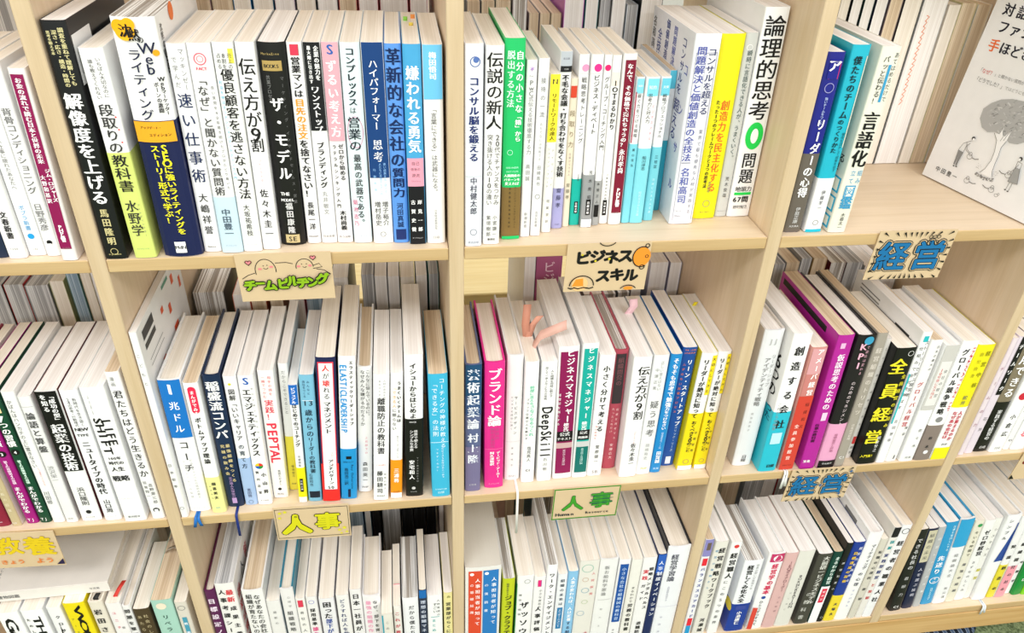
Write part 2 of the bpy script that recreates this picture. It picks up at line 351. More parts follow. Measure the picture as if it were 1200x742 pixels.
# ------------------------------------------------------------------ data: world coordinates in metres
# (comp, x, y, z, width, height, depth, lean_rad, rz_deg, options)
BOOKS = [
('A0', -0.4049, 0.0105, 0.0005, 0.0172, 0.173, 0.108, 0, 0, {'label': 'dark navy book, only its spine foot showing, first from left in the top left compartment', 'cov': '1b2a44'}),
('A0', -0.3879, 0.0085, 0.0005, 0.015, 0.173, 0.108, -0.0008, 0, {'label': 'white slim paperback with small black publisher mark, second from left in the top left compartment', 'cov': 'f4f4f4', 'pr': 'v 脳にいい食事 .5 0.132 0.585 .5 444;v 文春新書 .55 0.732 0.886 .36 222 b;h 1250 .5 0.943 .5 888'}),
('A0', -0.3726, 0.0129, 0.0005, 0.0144, 0.173, 0.108, 0.0008, 0, {'label': 'white slim paperback with light blue drop mark, third from left in the top left compartment', 'cov': 'f6f6f6', 'pr': 'v 明日から使えるかもしれない仕事に疲れたあなたへ .5 0.088 0.627 .36 777;v ポプラ新書 .5 0.711 0.853 .3 3aa0d8;o .5 0.886 .2 1f9fe0;h 142 .5 0.960 .35 888'}),
('A0', -0.3582, 0.0112, 0.0005, 0.0122, 0.173, 0.108, 0, 0, {'label': 'white slim paperback with round black logo, fourth from left in the top left compartment', 'cov': 'f5f5f5', 'pr': 'v 背骨コンディショニング .5 0.211 0.649 .66 777;v 日野秀彦 .5 0.700 0.853 .52 888;o .5 0.920 .2 111;r .35 .62 0.926 0.943 f5f5f5', 'side': 'f3f3f3'}),
('A0', -0.3414, 0.001, 0.0007, 0.0132, 0.1706, 0.108, 0.028, 0, {'label': 'white paperback with wide plum stripe and white lettering, fifth in the top left compartment', 'cov': 'f3efee', 'pr': 'r .1 .86 0.027 0.931 8c1250;v お金の流れで読む日本と世界の未来 .48 0.042 0.461 .42 fff b;v ジム・ロジャーズ .7 0.487 0.665 .3 fff b;v 大野和基訳 .3 0.518 0.674 .27 fff b;v PHP新書 .5 0.793 0.891 .3 fff b;o .48 0.870 .16 fff;h 1172 .5 0.926 .5 888;R:v 人生を考えるための経済の読み方 .22 0.464 0.776 .03 caa76a', 'page': 'c'}),
('A1', -0.3016, 0.001, 0.0006, 0.0188, 0.2066, 0.148, 0.0065, 0, {'label': 'black book with bold white title and gold small print, first above the smiling figures card', 'cov': '15161a', 'pr': 'v 調査を重ねて理解しても .75 0.025 0.241 .2 d8cf9a b;v 深さ・広さ・構造・時間の .47 0.034 0.247 .2 d8cf9a b;v 思考を鍛える本 .22 0.037 0.126 .2 d8cf9a b;v 解像度を上げる .5 0.267 0.741 .66 fff b;v 馬田隆明 .5 0.757 0.933 .34 cfc48e b;O .5 0.962 .17 d6c98c;h EiJi_PRESS .5 0.976 .6 d6c98c b;R:r .03 .32 0.059 0.246 f2f2f2;R:r .07 .28 0.111 0.209 222;R:r .1 .12 0.111 0.209 eee;R:r .16 .18 0.111 0.209 eee;R:r .22 .235 0.111 0.209 eee', 'page': 'w', 'rough': 0.3}),
('A1', -0.2763, 0.001, 0.0006, 0.0186, 0.1861, 0.129, -0.01, 0, {'label': 'white and lime book with thin black title, second from left above the smiling figures card', 'cov': 'f6f6f6', 'pr': 'v いちばん大切なのに .72 0.038 0.210 .2 555;v 誰も教えてくれない .38 0.045 0.217 .2 555;v 段取りの .5 0.236 0.463 .56 333;v 教科書 .5 0.467 0.652 .6 222;v 水野学 .48 0.690 0.880 .5 333;v アートディレクター .82 0.709 0.885 .1 777;h ダイヤモンド社 .5 0.948 .6 7a7;o .85 0.296 .04 e44;o .85 0.353 .04 e44;o .85 0.411 .04 e44', 'band': (0.461, 'dbe77e')}),
('A1', -0.2439, 0.001, 0.0006, 0.0334, 0.2091, 0.148, 0.0045, 0, {'label': 'thick white book with orange blot and navy band, third above the smiling figures card', 'cov': 'fbfbfb', 'pr': 'o .3 0.046 .25 f9b414;o .18 0.034 .18 f9b414;o .42 0.025 .16 f9b414;v 沈 .33 0.021 0.072 .28 111 b;v 黙 .5 0.038 0.085 .24 111 b;v の .64 0.064 0.094 .13 111 b;v Web .74 0.089 0.205 .36 1a2040;v ライティング .42 0.111 0.387 .32 1a2040;o .93 0.129 .08 f5a61a;v Webマーケッター .92 0.218 0.368 .1 222 b;v ボーンの激闘 .78 0.237 0.358 .1 222 b;r 0 1 0.392 0.476 f2ab27;h アップデート・ .42 0.416 .55 111 b;h エディション .62 0.446 .55 111 b;v SEOに強いライティングを .64 0.486 0.889 .22 f5ee2a b;v ストーリー形式で学ぶ！ .4 0.486 0.837 .22 f5ee2a b;r .36 .66 0.923 0.976 fff;h MdN .51 0.949 .28 111 b;R:v 沈黙のWEB .1 0.034 0.218 .1 222;R:o .35 0.025 .05 e8742a', 'band': (0.392, '171f4e'), 'page': 'm', 'bulge': 0.004}),
('A1', -0.2189, 0.0089, 0.0006, 0.0155, 0.1877, 0.129, 0.0141, 0, {'label': 'white paperback with large thin title on speed, fourth from left above the smiling figures card', 'cov': 'f5f5f6', 'pr': 'v マッキンゼー .72 0.018 0.201 .26 888;v で学んだ .3 0.050 0.193 .26 888;v 速い仕事術 .5 0.201 0.643 .66 26335a;v 大嶋祥誉 .5 0.682 0.908 .44 444;h Gakken .5 0.971 .5 333 b'}),
('A1', -0.2007, 0.0054, 0.0006, 0.0184, 0.1888, 0.129, 0.0142, 0, {'label': 'white paperback with pink target ring and pale blue foot, fifth above the smiling figures card', 'cov': 'f6f6f6', 'pr': 'O .5 0.065 .26 e8566c;O .5 0.065 .14 e8566c;h FACT .5 0.105 .5 e8566c b;v 「なぜ」と聞かない質問術 .4 0.130 0.696 .42 444;v 良い質問を40年磨き続けたプロがたどり着いた .85 0.176 0.666 .13 666;v 中田豊一 .5 0.762 0.912 .4 456;h ダイヤモンド社 .5 0.959 .55 88a', 'band': (0.704, 'cfe7f3')}),
('A1', -0.1826, 0.0066, 0.0006, 0.0165, 0.1893, 0.129, 0.0147, 0, {'label': 'white paperback with yellow corner and black title, sixth from left above the smiling figures card', 'cov': 'f5f6f3', 'pr': 'r .75 1 0.026 0.087 e6dd4e;v 売上の .8 0.043 0.113 .2 444;v 8割を .5 0.043 0.113 .2 444;v 占める .25 0.043 0.113 .2 444;v 優良顧客を逃さない方法 .55 0.109 0.720 .55 111;v 利益を伸ばすリテンションマーケティング入門 .15 0.158 0.624 .15 6bc0e0;v 大坂祐希枝 .5 0.746 0.914 .3 333;h ダイヤモンド社 .5 0.959 .55 999'}),
('A1', -0.1661, 0.0096, 0.0006, 0.0155, 0.1888, 0.129, 0.0161, 0, {'label': 'white paperback with very large black title on speaking, seventh above the smiling figures card', 'cov': 'fafafa', 'pr': 'v 伝え方が .5 0.064 0.379 .76 1a1a1a;v 9 .5 0.367 0.448 .8 1a1a1a;v 割 .5 0.419 0.501 .66 1a1a1a;v コピーライター .5 0.522 0.663 .15 f09aa8;v 佐々木圭一 .5 0.671 0.939 .42 222;h ダイヤモンド社 .5 0.954 .6 e9a'}),
('A1', -0.1464, 0.0165, 0.0007, 0.0223, 0.1868, 0.129, 0.0154, 0, {'label': 'black hardcover with white title and gold crest, eighth from left above the smiling figures card', 'cov': '131313', 'pr': 'r .1 .85 0.078 0.123 b59a5a;h MarkeZine .45 0.048 .7 c9b070;h BOOKS .45 0.101 .6 222 b;v マーケティング・インサイドセールス・営業 .8 0.141 0.775 .12 777;v 共業プロセス .27 0.141 0.269 .14 888;v ザ・モデル .5 0.231 0.651 .46 fff b;h THE .4 0.715 .4 fff b;h MODEL .48 0.748 .55 fff b;v 福田康隆 .5 0.759 0.932 .26 ddd b;r .2 .8 0.937 0.983 c9b887;h SE .5 0.960 .4 222 b', 'page': 'w', 'bulge': 0.003}),
('A1', -0.1274, 0.0195, 0.0006, 0.0126, 0.1864, 0.129, 0.0116, 0, {'label': 'narrow white paperback with orange words in black title, ninth above the smiling figures card', 'cov': 'f7f7f7', 'pr': 'r .2 .8 0.009 0.057 d83a55;t .2 .8 0.009 0.057 1f9e66;v 営業マンは .5 0.062 0.247 .6 222 b;v 目先の注文 .5 0.251 0.447 .6 f0a020 b;v を捨てなさい！ .5 0.447 0.745 .58 222 b;v 長尾一洋 .5 0.768 0.924 .42 444 b;h KADOKAWA .5 0.960 .7 444 b'}),
('A1', -0.1132, 0.019, 0.0006, 0.0144, 0.1865, 0.129, 0.0113, 0, {'label': 'white paperback whose top third is black, tenth from left above the smiling figures card', 'cov': 'f5f5f5', 'pr': 'r 0 1 0.000 0.405 15171a;v 企業の魅力を .75 0.014 0.169 .26 fff b;v 最大限に引き出す .32 0.014 0.184 .2 fff b;v ワンストップ・ .5 0.192 0.456 .44 fff b;v ブランディング .5 0.460 0.696 .42 111 b;v 丸井敏文 .5 0.710 0.840 .3 999;h 日本実業 .5 0.960 .8 666'}),
('A1', -0.0983, 0.0188, 0.0006, 0.0144, 0.1867, 0.129, 0.0114, 0, {'label': 'white paperback with dusty pink upper half, eleventh from left above the smiling figures card', 'cov': 'f6f4f5', 'pr': 'r 0 1 0.000 0.457 dfa9b5;h S .5 0.030 1.1 2b5fb0 b;v ずるい考え方 .5 0.074 0.440 .56 fff b;v ゼロから始める .7 0.470 0.658 .3 444 b;v ラテラルシンキング入門 .28 0.470 0.809 .22 555 b;v 木村尚義 .5 0.818 0.928 .36 222 b;h あさ出版 .5 0.965 .8 444'}),
('A1', -0.0813, 0.017, 0.0006, 0.0168, 0.1868, 0.129, 0.0079, 0, {'label': 'pale blue paperback with red oval round two characters, twelfth above the smiling figures card', 'cov': 'e3f2f7', 'pr': 'v コンプレックス .48 0.020 0.286 .46 1b2c33 b;v は .45 0.290 0.323 .3 333;E .5 0.413 .42 .9 d9709c;v 営業の .45 0.335 0.507 .6 1b2c33;v 最高の武器である。 .5 0.520 0.902 .36 222;v 菊池志乃 .2 0.753 0.908 .25 e05a8a;h ニッポンエディ .5 0.960 .7 88a'}),
('A1', -0.0618, 0.0151, 0.0005, 0.0186, 0.1875, 0.129, 0.0016, 0, {'label': 'paperback with deep navy upper part and white foot, thirteenth above the smiling figures card', 'cov': 'f8f8f8', 'pr': 'r 0 1 0.000 0.642 123f7a;v ハイパフォーマー .5 0.073 0.401 .38 fff;v 思考 .5 0.443 0.563 .42 fff;v 高い成果を出し続ける .78 0.564 0.721 .12 9cf;v 人たちに共通する7つの .55 0.564 0.732 .12 9cf;v 行動原理 .25 0.584 0.721 .12 9cf;v 増子裕介 .7 0.765 0.901 .28 333;v 増村岳史 .3 0.765 0.901 .28 333;O .5 0.948 .14 555'}),
('A1', -0.0447, 0.0147, 0.0005, 0.0144, 0.1865, 0.129, 0.0016, 0, {'label': 'narrow blue paperback with tall dark title, fourteenth from left above the smiling figures card', 'cov': '5f9bea', 'pr': 'v 革新的な会社の .5 0.016 0.588 .8 112a5a b;v 質問力 .5 0.588 0.746 .7 10285a b;v 河田真誠 .5 0.774 0.912 .38 12285a;r .15 .85 0.922 0.981 1c2f6a'}),
('A1', -0.0291, 0.0111, 0.0005, 0.0156, 0.187, 0.129, 0.0026, 0, {'label': 'sky blue paperback with pink and black labels, fifteenth from left above the smiling figures card', 'cov': '4aa9dd', 'pr': 'v 嫌われる勇気 .5 0.092 0.509 .66 f4fbff b;r 0 1 0.535 0.681 eda0b5;h 自己 .5 0.561 .5 333;h 啓発の .5 0.592 .6 333;h 源流 .5 0.623 .5 333;h 「アドラー」 .5 0.654 .7 333;r 0 1 0.681 1.000 15151a;v 岸見一郎 .7 0.741 0.940 .24 fff b;v 古賀史健 .28 0.741 0.940 .24 fff b;h ダイヤモンド .5 0.965 .7 ccc', 'page': 'c'}),
('A1', -0.0113, 0.0114, 0.0005, 0.0172, 0.1865, 0.129, -0.0003, 0, {'label': 'white paperback with light blue top and fine lettering, sixteenth above the smiling figures card', 'cov': 'fbfbfb', 'pr': 'r 0 1 0.000 0.247 6fc3ee;v 梅田悟司 .5 0.030 0.156 .34 fff b;v 「言葉にできる」は武器になる。 .5 0.279 0.725 .28 666;v 日本経済新聞出版 .5 0.808 0.920 .13 999;h 日経 .5 0.965 .4 999', 'page': 'c'}),
('A2', 0.0237, 0.0023, 0.0005, 0.0161, 0.1896, 0.129, -0.0018, 0, {'label': 'white book with blue brain-head drawing on spine, first from left above the orange doodle card', 'cov': 'eef2fa', 'pr': 'O .55 0.078 .27 3b5b9c;o .6 0.070 .16 5674b5;v コンサル脳を鍛える .5 0.142 0.546 .5 1f2f6a b;v 中村健太郎 .5 0.624 0.823 .36 445;O .5 0.920 .2 778;r 0 1 0.620 0.622 bcc;h 英治出版 .5 0.977 .7 889', 'page': 'c'}),
('A2', 0.0413, 0.0053, 0.0005, 0.0159, 0.1875, 0.129, 0.0011, 0, {'label': 'off-white book with large black brush title, second from left above the orange doodle card', 'cov': 'f7f6f3', 'pr': 'v 伝説の新人 .5 0.027 0.390 .8 1a1a1a;v 20代でチャンスをつかみ .75 0.411 0.780 .3 555;v 突き抜ける人の10の違い .3 0.411 0.780 .3 555;v 小宮謙一 .7 0.832 0.957 .24 555;v 紫垣樹郎 .3 0.832 0.957 .24 555;h 集英社 .5 0.971 .5 333 b', 'page': 'c'}),
('A2', 0.0615, 0.0153, 0.0006, 0.0182, 0.191, 0.129, -0.0076, 0, {'label': 'bright green book with brown lower band, third from left above the orange doodle card', 'cov': '1fc46b', 'pr': 'v 自分の小さな .75 0.050 0.343 .34 e9fff2 b;v 「箱」から .75 0.343 0.480 .34 fff b;v 脱出する方法 .3 0.050 0.314 .34 d8ffe8 b;O .35 0.533 .14 cfe;h ARBINGER .5 0.610 .7 cfe;h INSTITUTE .5 0.631 .7 cfe;h 人間関係の .5 0.652 .9 fff b;h パターンを .5 0.673 .9 fff b;h 変えれば .5 0.694 .8 fff b;v アービンジャーインスティチュート .7 0.709 0.940 .1 222;v 金森重樹監修冨永星訳 .4 0.709 0.940 .1 222;r 0 1 0.983 1.000 1fc46b', 'band': (0.716, '84693a'), 'page': 'c'}),
('A2', 0.0764, 0.0185, 0.0005, 0.0095, 0.172, 0.108, -0.0023, 0, {'label': 'slim white paperback with violet asterisk mark, fourth from left above the orange doodle card', 'cov': 'f6f5f4', 'pr': 'h ＊ .5 0.044 .6 b48ad0 b;h PwC .5 0.080 .5 aaa;v PwC式伝える技術 .5 0.099 0.351 .44 888;v 徹底する力 .5 0.351 0.503 .44 888;v 高田誠 .5 0.552 0.657 .4 888;v 新潮新書 .5 0.843 0.943 .3 888', 'page': 'c'}),
('A2', 0.0872, 0.0201, 0.0005, 0.0098, 0.173, 0.108, -0.0003, 0, {'label': 'slim white paperback with grey title and cartoon, fifth from left above the orange doodle card', 'cov': 'f2f2f2', 'pr': 'v 接待の一流 .5 0.089 0.311 .42 888;v おもてなしは技術です .5 0.330 0.548 .26 aaa;v 田崎真也 .5 0.568 0.693 .34 888;O .5 0.756 .24 666;v 光文社新書 .5 0.843 0.943 .26 888', 'page': 'c'}),
('A2', 0.0992, 0.0267, 0.0005, 0.0094, 0.1575, 0.105, -0.0011, 0, {'label': 'slim white paperback with yellow headed spine, sixth from left above the orange doodle card', 'cov': 'f7f6ee', 'pr': 'r 0 1 0.000 0.401 f2e23a;h N .5 0.040 .45 333 b;v リモートワークの達人 .5 0.108 0.391 .5 665a10 b;v ジェイソン・フリード .3 0.431 0.696 .25 888;v デイヴィッド .72 0.431 0.696 .25 888;v 堀美波訳 .5 0.759 0.944 .3 666', 'page': 'c'}),
('A2', 0.1114, 0.0345, 0.0006, 0.011, 0.1753, 0.108, -0.0096, 0, {'label': 'white paperback with violet foot and grey-black head, seventh from left above the orange doodle card', 'cov': 'f3f3f3', 'pr': 'r 0 1 0.000 0.073 b9bfc6;h BOOK .5 0.035 .6 556;r 0 1 0.073 0.103 1a1a1c;h 110 .5 0.088 .4 eee;v 不毛な会議・打ち合わせをなくす技術 .5 0.116 0.681 .54 111 b;v 齋藤孝 .5 0.738 0.874 .4 335;h 1007 .5 0.972 .5 446', 'band': (0.751, 'a9a8d8'), 'page': 'c'}),
('A2', 0.1215, 0.0382, 0.0005, 0.0068, 0.1504, 0.105, -0.0136, 0, {'label': 'cream pocket paperback with small red label, eighth from left above the orange doodle card', 'cov': 'eadfc8', 'pr': 'r .05 .95 0.045 0.118 d2462c;v 段取り力 .5 0.183 0.452 .7 8a7a60;v 仕事ができる人 .5 0.472 0.635 .3 a99;v 齋藤孝 .5 0.676 0.803 .5 776', 'page': 'c'}),
('A2', 0.1311, 0.0405, 0.0006, 0.0098, 0.1711, 0.108, -0.018, 0, {'label': 'slim white paperback with pink disc and teal foot, ninth above the orange doodle card', 'cov': 'fafafa', 'pr': 'o .62 0.069 .36 f09ac0;r 0 1 0.096 0.100 ddd;v 戦略思考トレーニング .55 0.114 0.491 .46 333;v 鈴木貴博 .6 0.673 0.715 .3 444;r .35 .75 0.844 0.921 151515;v 日経文庫 .55 0.849 0.916 .2 fff b', 'band': (0.704, '12b5a5'), 'page': 'c'}),
('A2', 0.1422, 0.0358, 0.0006, 0.0112, 0.1723, 0.108, -0.0181, 0, {'label': 'slim white paperback with magenta disc and grey band, tenth above the orange doodle card', 'cov': 'fafafa', 'pr': 'o .55 0.068 .34 e8308e;r 0 1 0.095 0.099 ddd;v ビジネス・ディベート .5 0.104 0.431 .48 333;v 茂木秀昭 .6 0.631 0.833 .3 333;r .35 .8 0.822 0.921 151515;v 日経文庫 .57 0.833 0.916 .2 fff b;r 0 1 0.949 1.000 f2f2f2', 'band': (0.672, '9b9ea0'), 'page': 'c'}),
('A2', 0.1526, 0.0391, 0.0006, 0.0072, 0.1711, 0.108, -0.0166, 0, {'label': 'thin white paperback with magenta disc at its head, eleventh above the orange doodle card', 'cov': 'f7f7f7', 'pr': 'o .5 0.067 .42 e0206e;v グループ・コーチング入門 .5 0.112 0.530 .62 222;v 本間正人 .5 0.715 0.866 .36 222;r .15 .85 0.866 0.944 151515', 'band': (0.715, 'a7a9a8'), 'page': 'c'}),
('A2', 0.162, 0.0424, 0.0006, 0.0089, 0.1699, 0.108, -0.0173, 0, {'label': 'slim white paperback with long black katakana title, twelfth from left above the orange doodle card', 'cov': 'f8f7f5', 'pr': 'r .1 .9 0.089 0.162 f5e6d6;v IOTまるわかり .5 0.130 0.414 .52 222 b;v 三菱総合研究所編 .5 0.673 0.844 .22 444;r .25 .75 0.844 0.944 151515;v 日経文庫 .5 0.855 0.933 .2 fff b', 'page': 'c'}),
('A2', 0.1735, 0.0396, 0.0006, 0.0129, 0.1721, 0.108, -0.016, 0, {'label': 'white paperback with deep crimson panel, thirteenth from left above the orange doodle card', 'cov': 'f6f4f2', 'pr': 'r .12 .95 0.033 0.924 7d1430;v なんで、その価格で売れちゃうの？ .52 0.051 0.516 .5 fff b;v 永井孝尚 .52 0.526 0.675 .4 fff b;v PHP新書 .55 0.765 0.885 .3 fff b;o .55 0.866 .18 fff;h 1172 .5 0.921 .5 888', 'page': 'c'}),
('A2', 0.1856, 0.0418, 0.0006, 0.0079, 0.1502, 0.105, -0.0129, 0, {'label': 'slim white pocket book with crimson edge and aqua foot, fourteenth above the orange doodle card', 'cov': 'f5f6f7', 'pr': 'r .05 .95 0.009 0.100 86d6e8;h 知的 .5 0.054 .6 fff;v 稼ぐ力をつける戦略 .5 0.101 0.389 .42 444;v 横山信弘 .5 0.453 0.594 .3 234;r 0 .12 0.091 0.423 b01040', 'band': (0.433, '7fd6e6'), 'page': 't'}),
('A2', 0.1969, 0.041, 0.0006, 0.0134, 0.1504, 0.105, -0.009, 0, {'label': 'white pocket book with aqua head and foot, fifteenth from left above the orange doodle card', 'cov': 'fafafa', 'pr': 'r .1 .95 0.009 0.118 7fd8ea;h 知的 .5 0.063 .6 fff;v 思考力と対人力 .38 0.101 0.293 .36 333;v ビジネススキル .72 0.164 0.413 .2 e06a8a;v 船川淳志 .5 0.511 0.612 .28 245;v 知的生きかた文庫 .5 0.761 0.945 .2 cfeef5', 'band': (0.463, '86dbe8'), 'page': 'c'}),
('A2', 0.211, 0.0462, 0.0005, 0.0099, 0.1493, 0.105, -0.006, 0, {'label': 'slim white pocket book with turquoise head, taller than neighbours, sixteenth above the orange doodle card', 'cov': 'f5f6f8', 'pr': 'r .05 .95 0.009 0.118 6fcbe0;h 文庫 .5 0.063 .6 fff;v 戦略プロフェッショナル .5 0.105 0.398 .4 333;v 三枝匡 .5 0.513 0.615 .3 245;v 日経ビジネス人文庫 .5 0.677 0.945 .24 cfeef5', 'band': (0.463, '79cfde'), 'page': 'c'}),
('A2', 0.2269, 0.0702, 0.0005, 0.0069, 0.1487, 0.105, -0.0145, 0, {'label': 'slim pocket book with solid teal lower half, set back, seventeenth above the orange doodle card', 'cov': 'eceff2', 'pr': 'r 0 1 0.000 0.119 57bfda;r 0 1 0.119 0.474 e0e4e8', 'band': (0.474, '2a9fb8'), 'page': 't'}),
('A2', 0.2436, 0.0359, 0.0007, 0.0252, 0.1905, 0.129, -0.0149, 0, {'label': 'very thick white book with framed indigo title columns, eighteenth above the orange doodle card', 'cov': 'eff0f6', 'pr': 'r .08 .1 0.088 0.977 99a;r .92 .94 0.088 0.977 99a;r .5 .51 0.088 0.416 99a;r .08 .94 0.088 0.091 99a;v コンサルを超える .72 0.065 0.395 .34 333a6a;v 問題解決と価値創造の全技法 .3 0.057 0.640 .34 4a55a8;r .12 .5 0.645 0.650 99a;v 業界で最も優秀な人材が実践する .75 0.465 0.943 .14 889;v 名和高司 .35 0.673 0.878 .34 5a66b0;h Takashi .3 0.920 .36 667;h Nawa .3 0.949 .28 667;L:v コンサルを .2 0.044 0.328 .13 2a3a80;L:v 超える .2 0.348 0.566 .13 2a3a80;L:v 問題解決と .42 0.026 0.271 .11 5a66b0;L:v 価値創造の .6 0.017 0.271 .12 3a4a90;L:v 全技法 .78 0.088 0.271 .12 3a4a90;L:v 名和高司 .93 0.044 0.271 .07 666;L:v コンサル .1 0.088 0.887 .07 6a74b8', 'page': 'w'}),
('A2', 0.2726, 0.0472, 0.0007, 0.0239, 0.188, 0.129, -0.0165, 0, {'label': 'bright yellow paperback with red and black lettering, nineteenth from left above the orange doodle card', 'cov': 'f1e81a', 'pr': 'v 創造力を民主化する .62 0.328 0.842 .34 e0602a;v たった1つのフレームワークと3つの思考法 .28 0.328 0.816 .15 222 b;v 永井翔吾 .5 0.777 0.843 .16 776;O .5 0.909 .16 997;h BUSINESS .5 0.960 .5 775', 'page': 'w'}),
('A2', 0.2928, 0.0509, 0.0006, 0.0129, 0.1882, 0.129, -0.0187, 0, {'label': 'grey paperback with dark teal fine lettering, twentieth from left above the orange doodle card', 'cov': 'cfd1ce', 'pr': 'O .4 0.071 .22 fff;v 瞬時に言語化できる人が、うまくいく。 .5 0.082 0.664 .36 34504e;v 荒木俊哉 .5 0.756 0.887 .28 555;h SBクリエイティブ .5 0.966 .8 444', 'page': 'w'}),
('A2', 0.312, 0.0496, 0.0007, 0.0243, 0.2112, 0.1459, -0.0169, 0, {'label': 'tall white book with huge black title and green ring, twenty-first above the orange doodle card', 'cov': 'fafafa', 'pr': 'v 論理的思考 .5 0.032 0.505 .78 111;e .52 0.580 .40 .62 1fd052;e .52 0.580 .17 .34 fafafa;v 問題 .5 0.661 0.824 .56 111;h 地頭力 .5 0.851 .8 333;r .1 .9 0.869 0.883 1fd052;h 67問 .45 0.906 .75 111 b;h 野村裕之 .5 0.948 .7 333;h ダイヤモンド社 .5 0.942 .6 999;R:v 論理的思考力を鍛える .12 0.043 0.462 .06 777', 'page': 'w'}),
('A3', 0.3544, 0.0094, 0.0005, 0.0178, 0.1811, 0.129, -0.003, 0, {'label': 'narrow indigo book with taupe band and white title, first beside the propped display book', 'cov': '1c2188', 'pr': 'r .2 .9 0.035 0.134 1c2188;t .3 .85 0.053 0.134 e03040;v ア .5 0.035 0.099 .7 fff b;O .5 0.179 .26 99c;v 強いチームをつくる！ .5 0.226 0.388 .26 cdf;v リーダー .55 0.337 0.601 .5 fff b;v の心得 .5 0.601 0.786 .5 fff b;v 伊庭正康 .5 0.843 0.944 .3 ddd;h ASUKA .5 0.960 .6 ddd', 'band': (0.532, '6a6259'), 'page': 'w'}),
('A3', 0.3769, 0.0088, 0.0005, 0.0181, 0.1876, 0.129, -0.0037, 0, {'label': 'turquoise book with white band and tiny bird mark, second beside the propped display book', 'cov': '1fb7cf', 'pr': 'v 僕たちのチーム .42 0.052 0.365 .4 0c3038 b;v のつくりかた .4 0.365 0.546 .3 0c3038 b;v 個性を活かして成果を出す .75 0.436 0.649 .16 0c4048;r .88 .93 0.053 0.516 e8dcc0;v 伊藤羊一 .5 0.751 0.871 .22 223;O .5 0.943 .16 555;r 0 1 0.983 1.000 1fb7cf', 'band': (0.686, 'f8f8f8'), 'page': 'w'}),
('A3', 0.4017, 0.0051, 0.0006, 0.0191, 0.1871, 0.129, 0.0099, 0, {'label': 'cream book with bold black and blue lettering, third from left beside the propped display book', 'cov': 'efeedd', 'pr': 'v あてはめるだけで .85 0.026 0.272 .22 444;v パッと伝わる！ .35 0.044 0.283 .28 444;r .55 .7 0.088 0.272 3a9ac8;v 言語化 .5 0.318 0.620 .78 111 b;v 組み .8 0.629 0.716 .26 3a9ac8;v 立て .4 0.629 0.716 .26 3a9ac8;r .2 .8 0.721 0.790 3a9ac8;r .26 .74 0.728 0.783 efeedd;v 図 .5 0.726 0.785 .44 3a9ac8;v 鑑 .5 0.785 0.860 .6 3a9ac8 b;v 木暮太一 .55 0.881 0.979 .22 444;L:v る！ .1 0.567 0.670 .13 222;L:r .03 .3 0.691 0.777 2aa9d0;L:r .05 .28 0.702 0.766 efeedd;L:r .03 .3 0.799 0.887 2aa9d0;L:r .05 .28 0.810 0.876 efeedd;L:r .03 .3 0.909 0.983 2aa9d0;L:r .05 .28 0.920 0.971 efeedd', 'side': 'eceadb', 'page': 'w'}),
('B0', -0.5043, 0.0084, -0.3367, 0.0177, 0.188, 0.129, 0, 0, {'label': 'dark red book at the picture edge, first from left on the left middle shelf', 'cov': '8c1f3a', 'pr': 'v 7つの習慣 .4 0.180 0.569 .4 e8b;h KINGBEAR .4 0.960 .6 eee', 'hard': 1}),
('B0', -0.4881, 0.0076, -0.3367, 0.0098, 0.188, 0.129, 0, 0, {'label': 'beige slim book between red and magenta ones, second from left on the left middle shelf', 'cov': 'c8b78e', 'pr': 'v 7つの習慣 .45 0.089 0.468 .6 fff;v 完訳人格主義の回復 .5 0.488 0.888 .35 efe6cc;h FCE .4 0.972 .6 eee', 'side': 'efe9dd'}),
('B0', -0.4725, 0.0098, -0.3367, 0.0127, 0.188, 0.129, 0, 0, {'label': 'magenta manga-style paperback with white lettering, third from left on the left middle shelf', 'cov': 'a3137c', 'pr': 'v 7つの習慣 .5 0.089 0.390 .6 fff b;o .5 0.439 .36 111;h 3 .5 0.439 .3 fff b;v 第3の習慣第4の習慣 .5 0.488 0.673 .4 f6d9ee b;v まんがでわかる .5 0.694 0.910 .5 fff b;h TJ .5 0.966 .6 fff'}),
('B0', -0.4587, 0.0095, -0.3367, 0.0119, 0.188, 0.129, 0, 0, {'label': 'dark green manga-style paperback with white lettering, fourth from left on the left middle shelf', 'cov': '10462f', 'pr': 'r .2 .8 0.035 0.144 f6d9a0;v 7つの習慣 .5 0.162 0.390 .66 fff b;o .5 0.429 .36 111;h 4 .5 0.429 .3 fff b;v 第3の習慣第4の習慣 .5 0.488 0.673 .4 d9f6e6 b;v まんがでわかる .5 0.694 0.910 .5 fff b;h TJ .5 0.966 .6 fff'}),
('B0', -0.4443, 0.0083, -0.3367, 0.0125, 0.1879, 0.129, 0.0075, 0, {'label': 'white paperback with thin vertical title, fifth from left on the left middle shelf', 'cov': 'f6f6f5', 'pr': 'v かばんはハンカチの上に置きなさい .4 0.053 0.549 .36 666;v トップ営業がやっている小さな .6 0.549 0.694 .2 d88;v 川田修 .45 0.736 0.844 .42 888;h ダイヤモンド社 .5 0.966 .7 888', 'page': 'w'}),
('B0', -0.4298, 0.0068, -0.3367, 0.0124, 0.182, 0.129, 0.0061, 0, {'label': 'off-white book with grey woodcut title, sixth from left on the left middle shelf', 'cov': 'f0f0ef', 'pr': 'r 0 1 0.071 0.074 bbb;v 論語と算盤 .5 0.108 0.420 .62 555 b;v 渋沢栄一 .5 0.520 0.653 .46 aaa;h 筑摩 .5 0.966 .5 aaa', 'page': 'w'}),
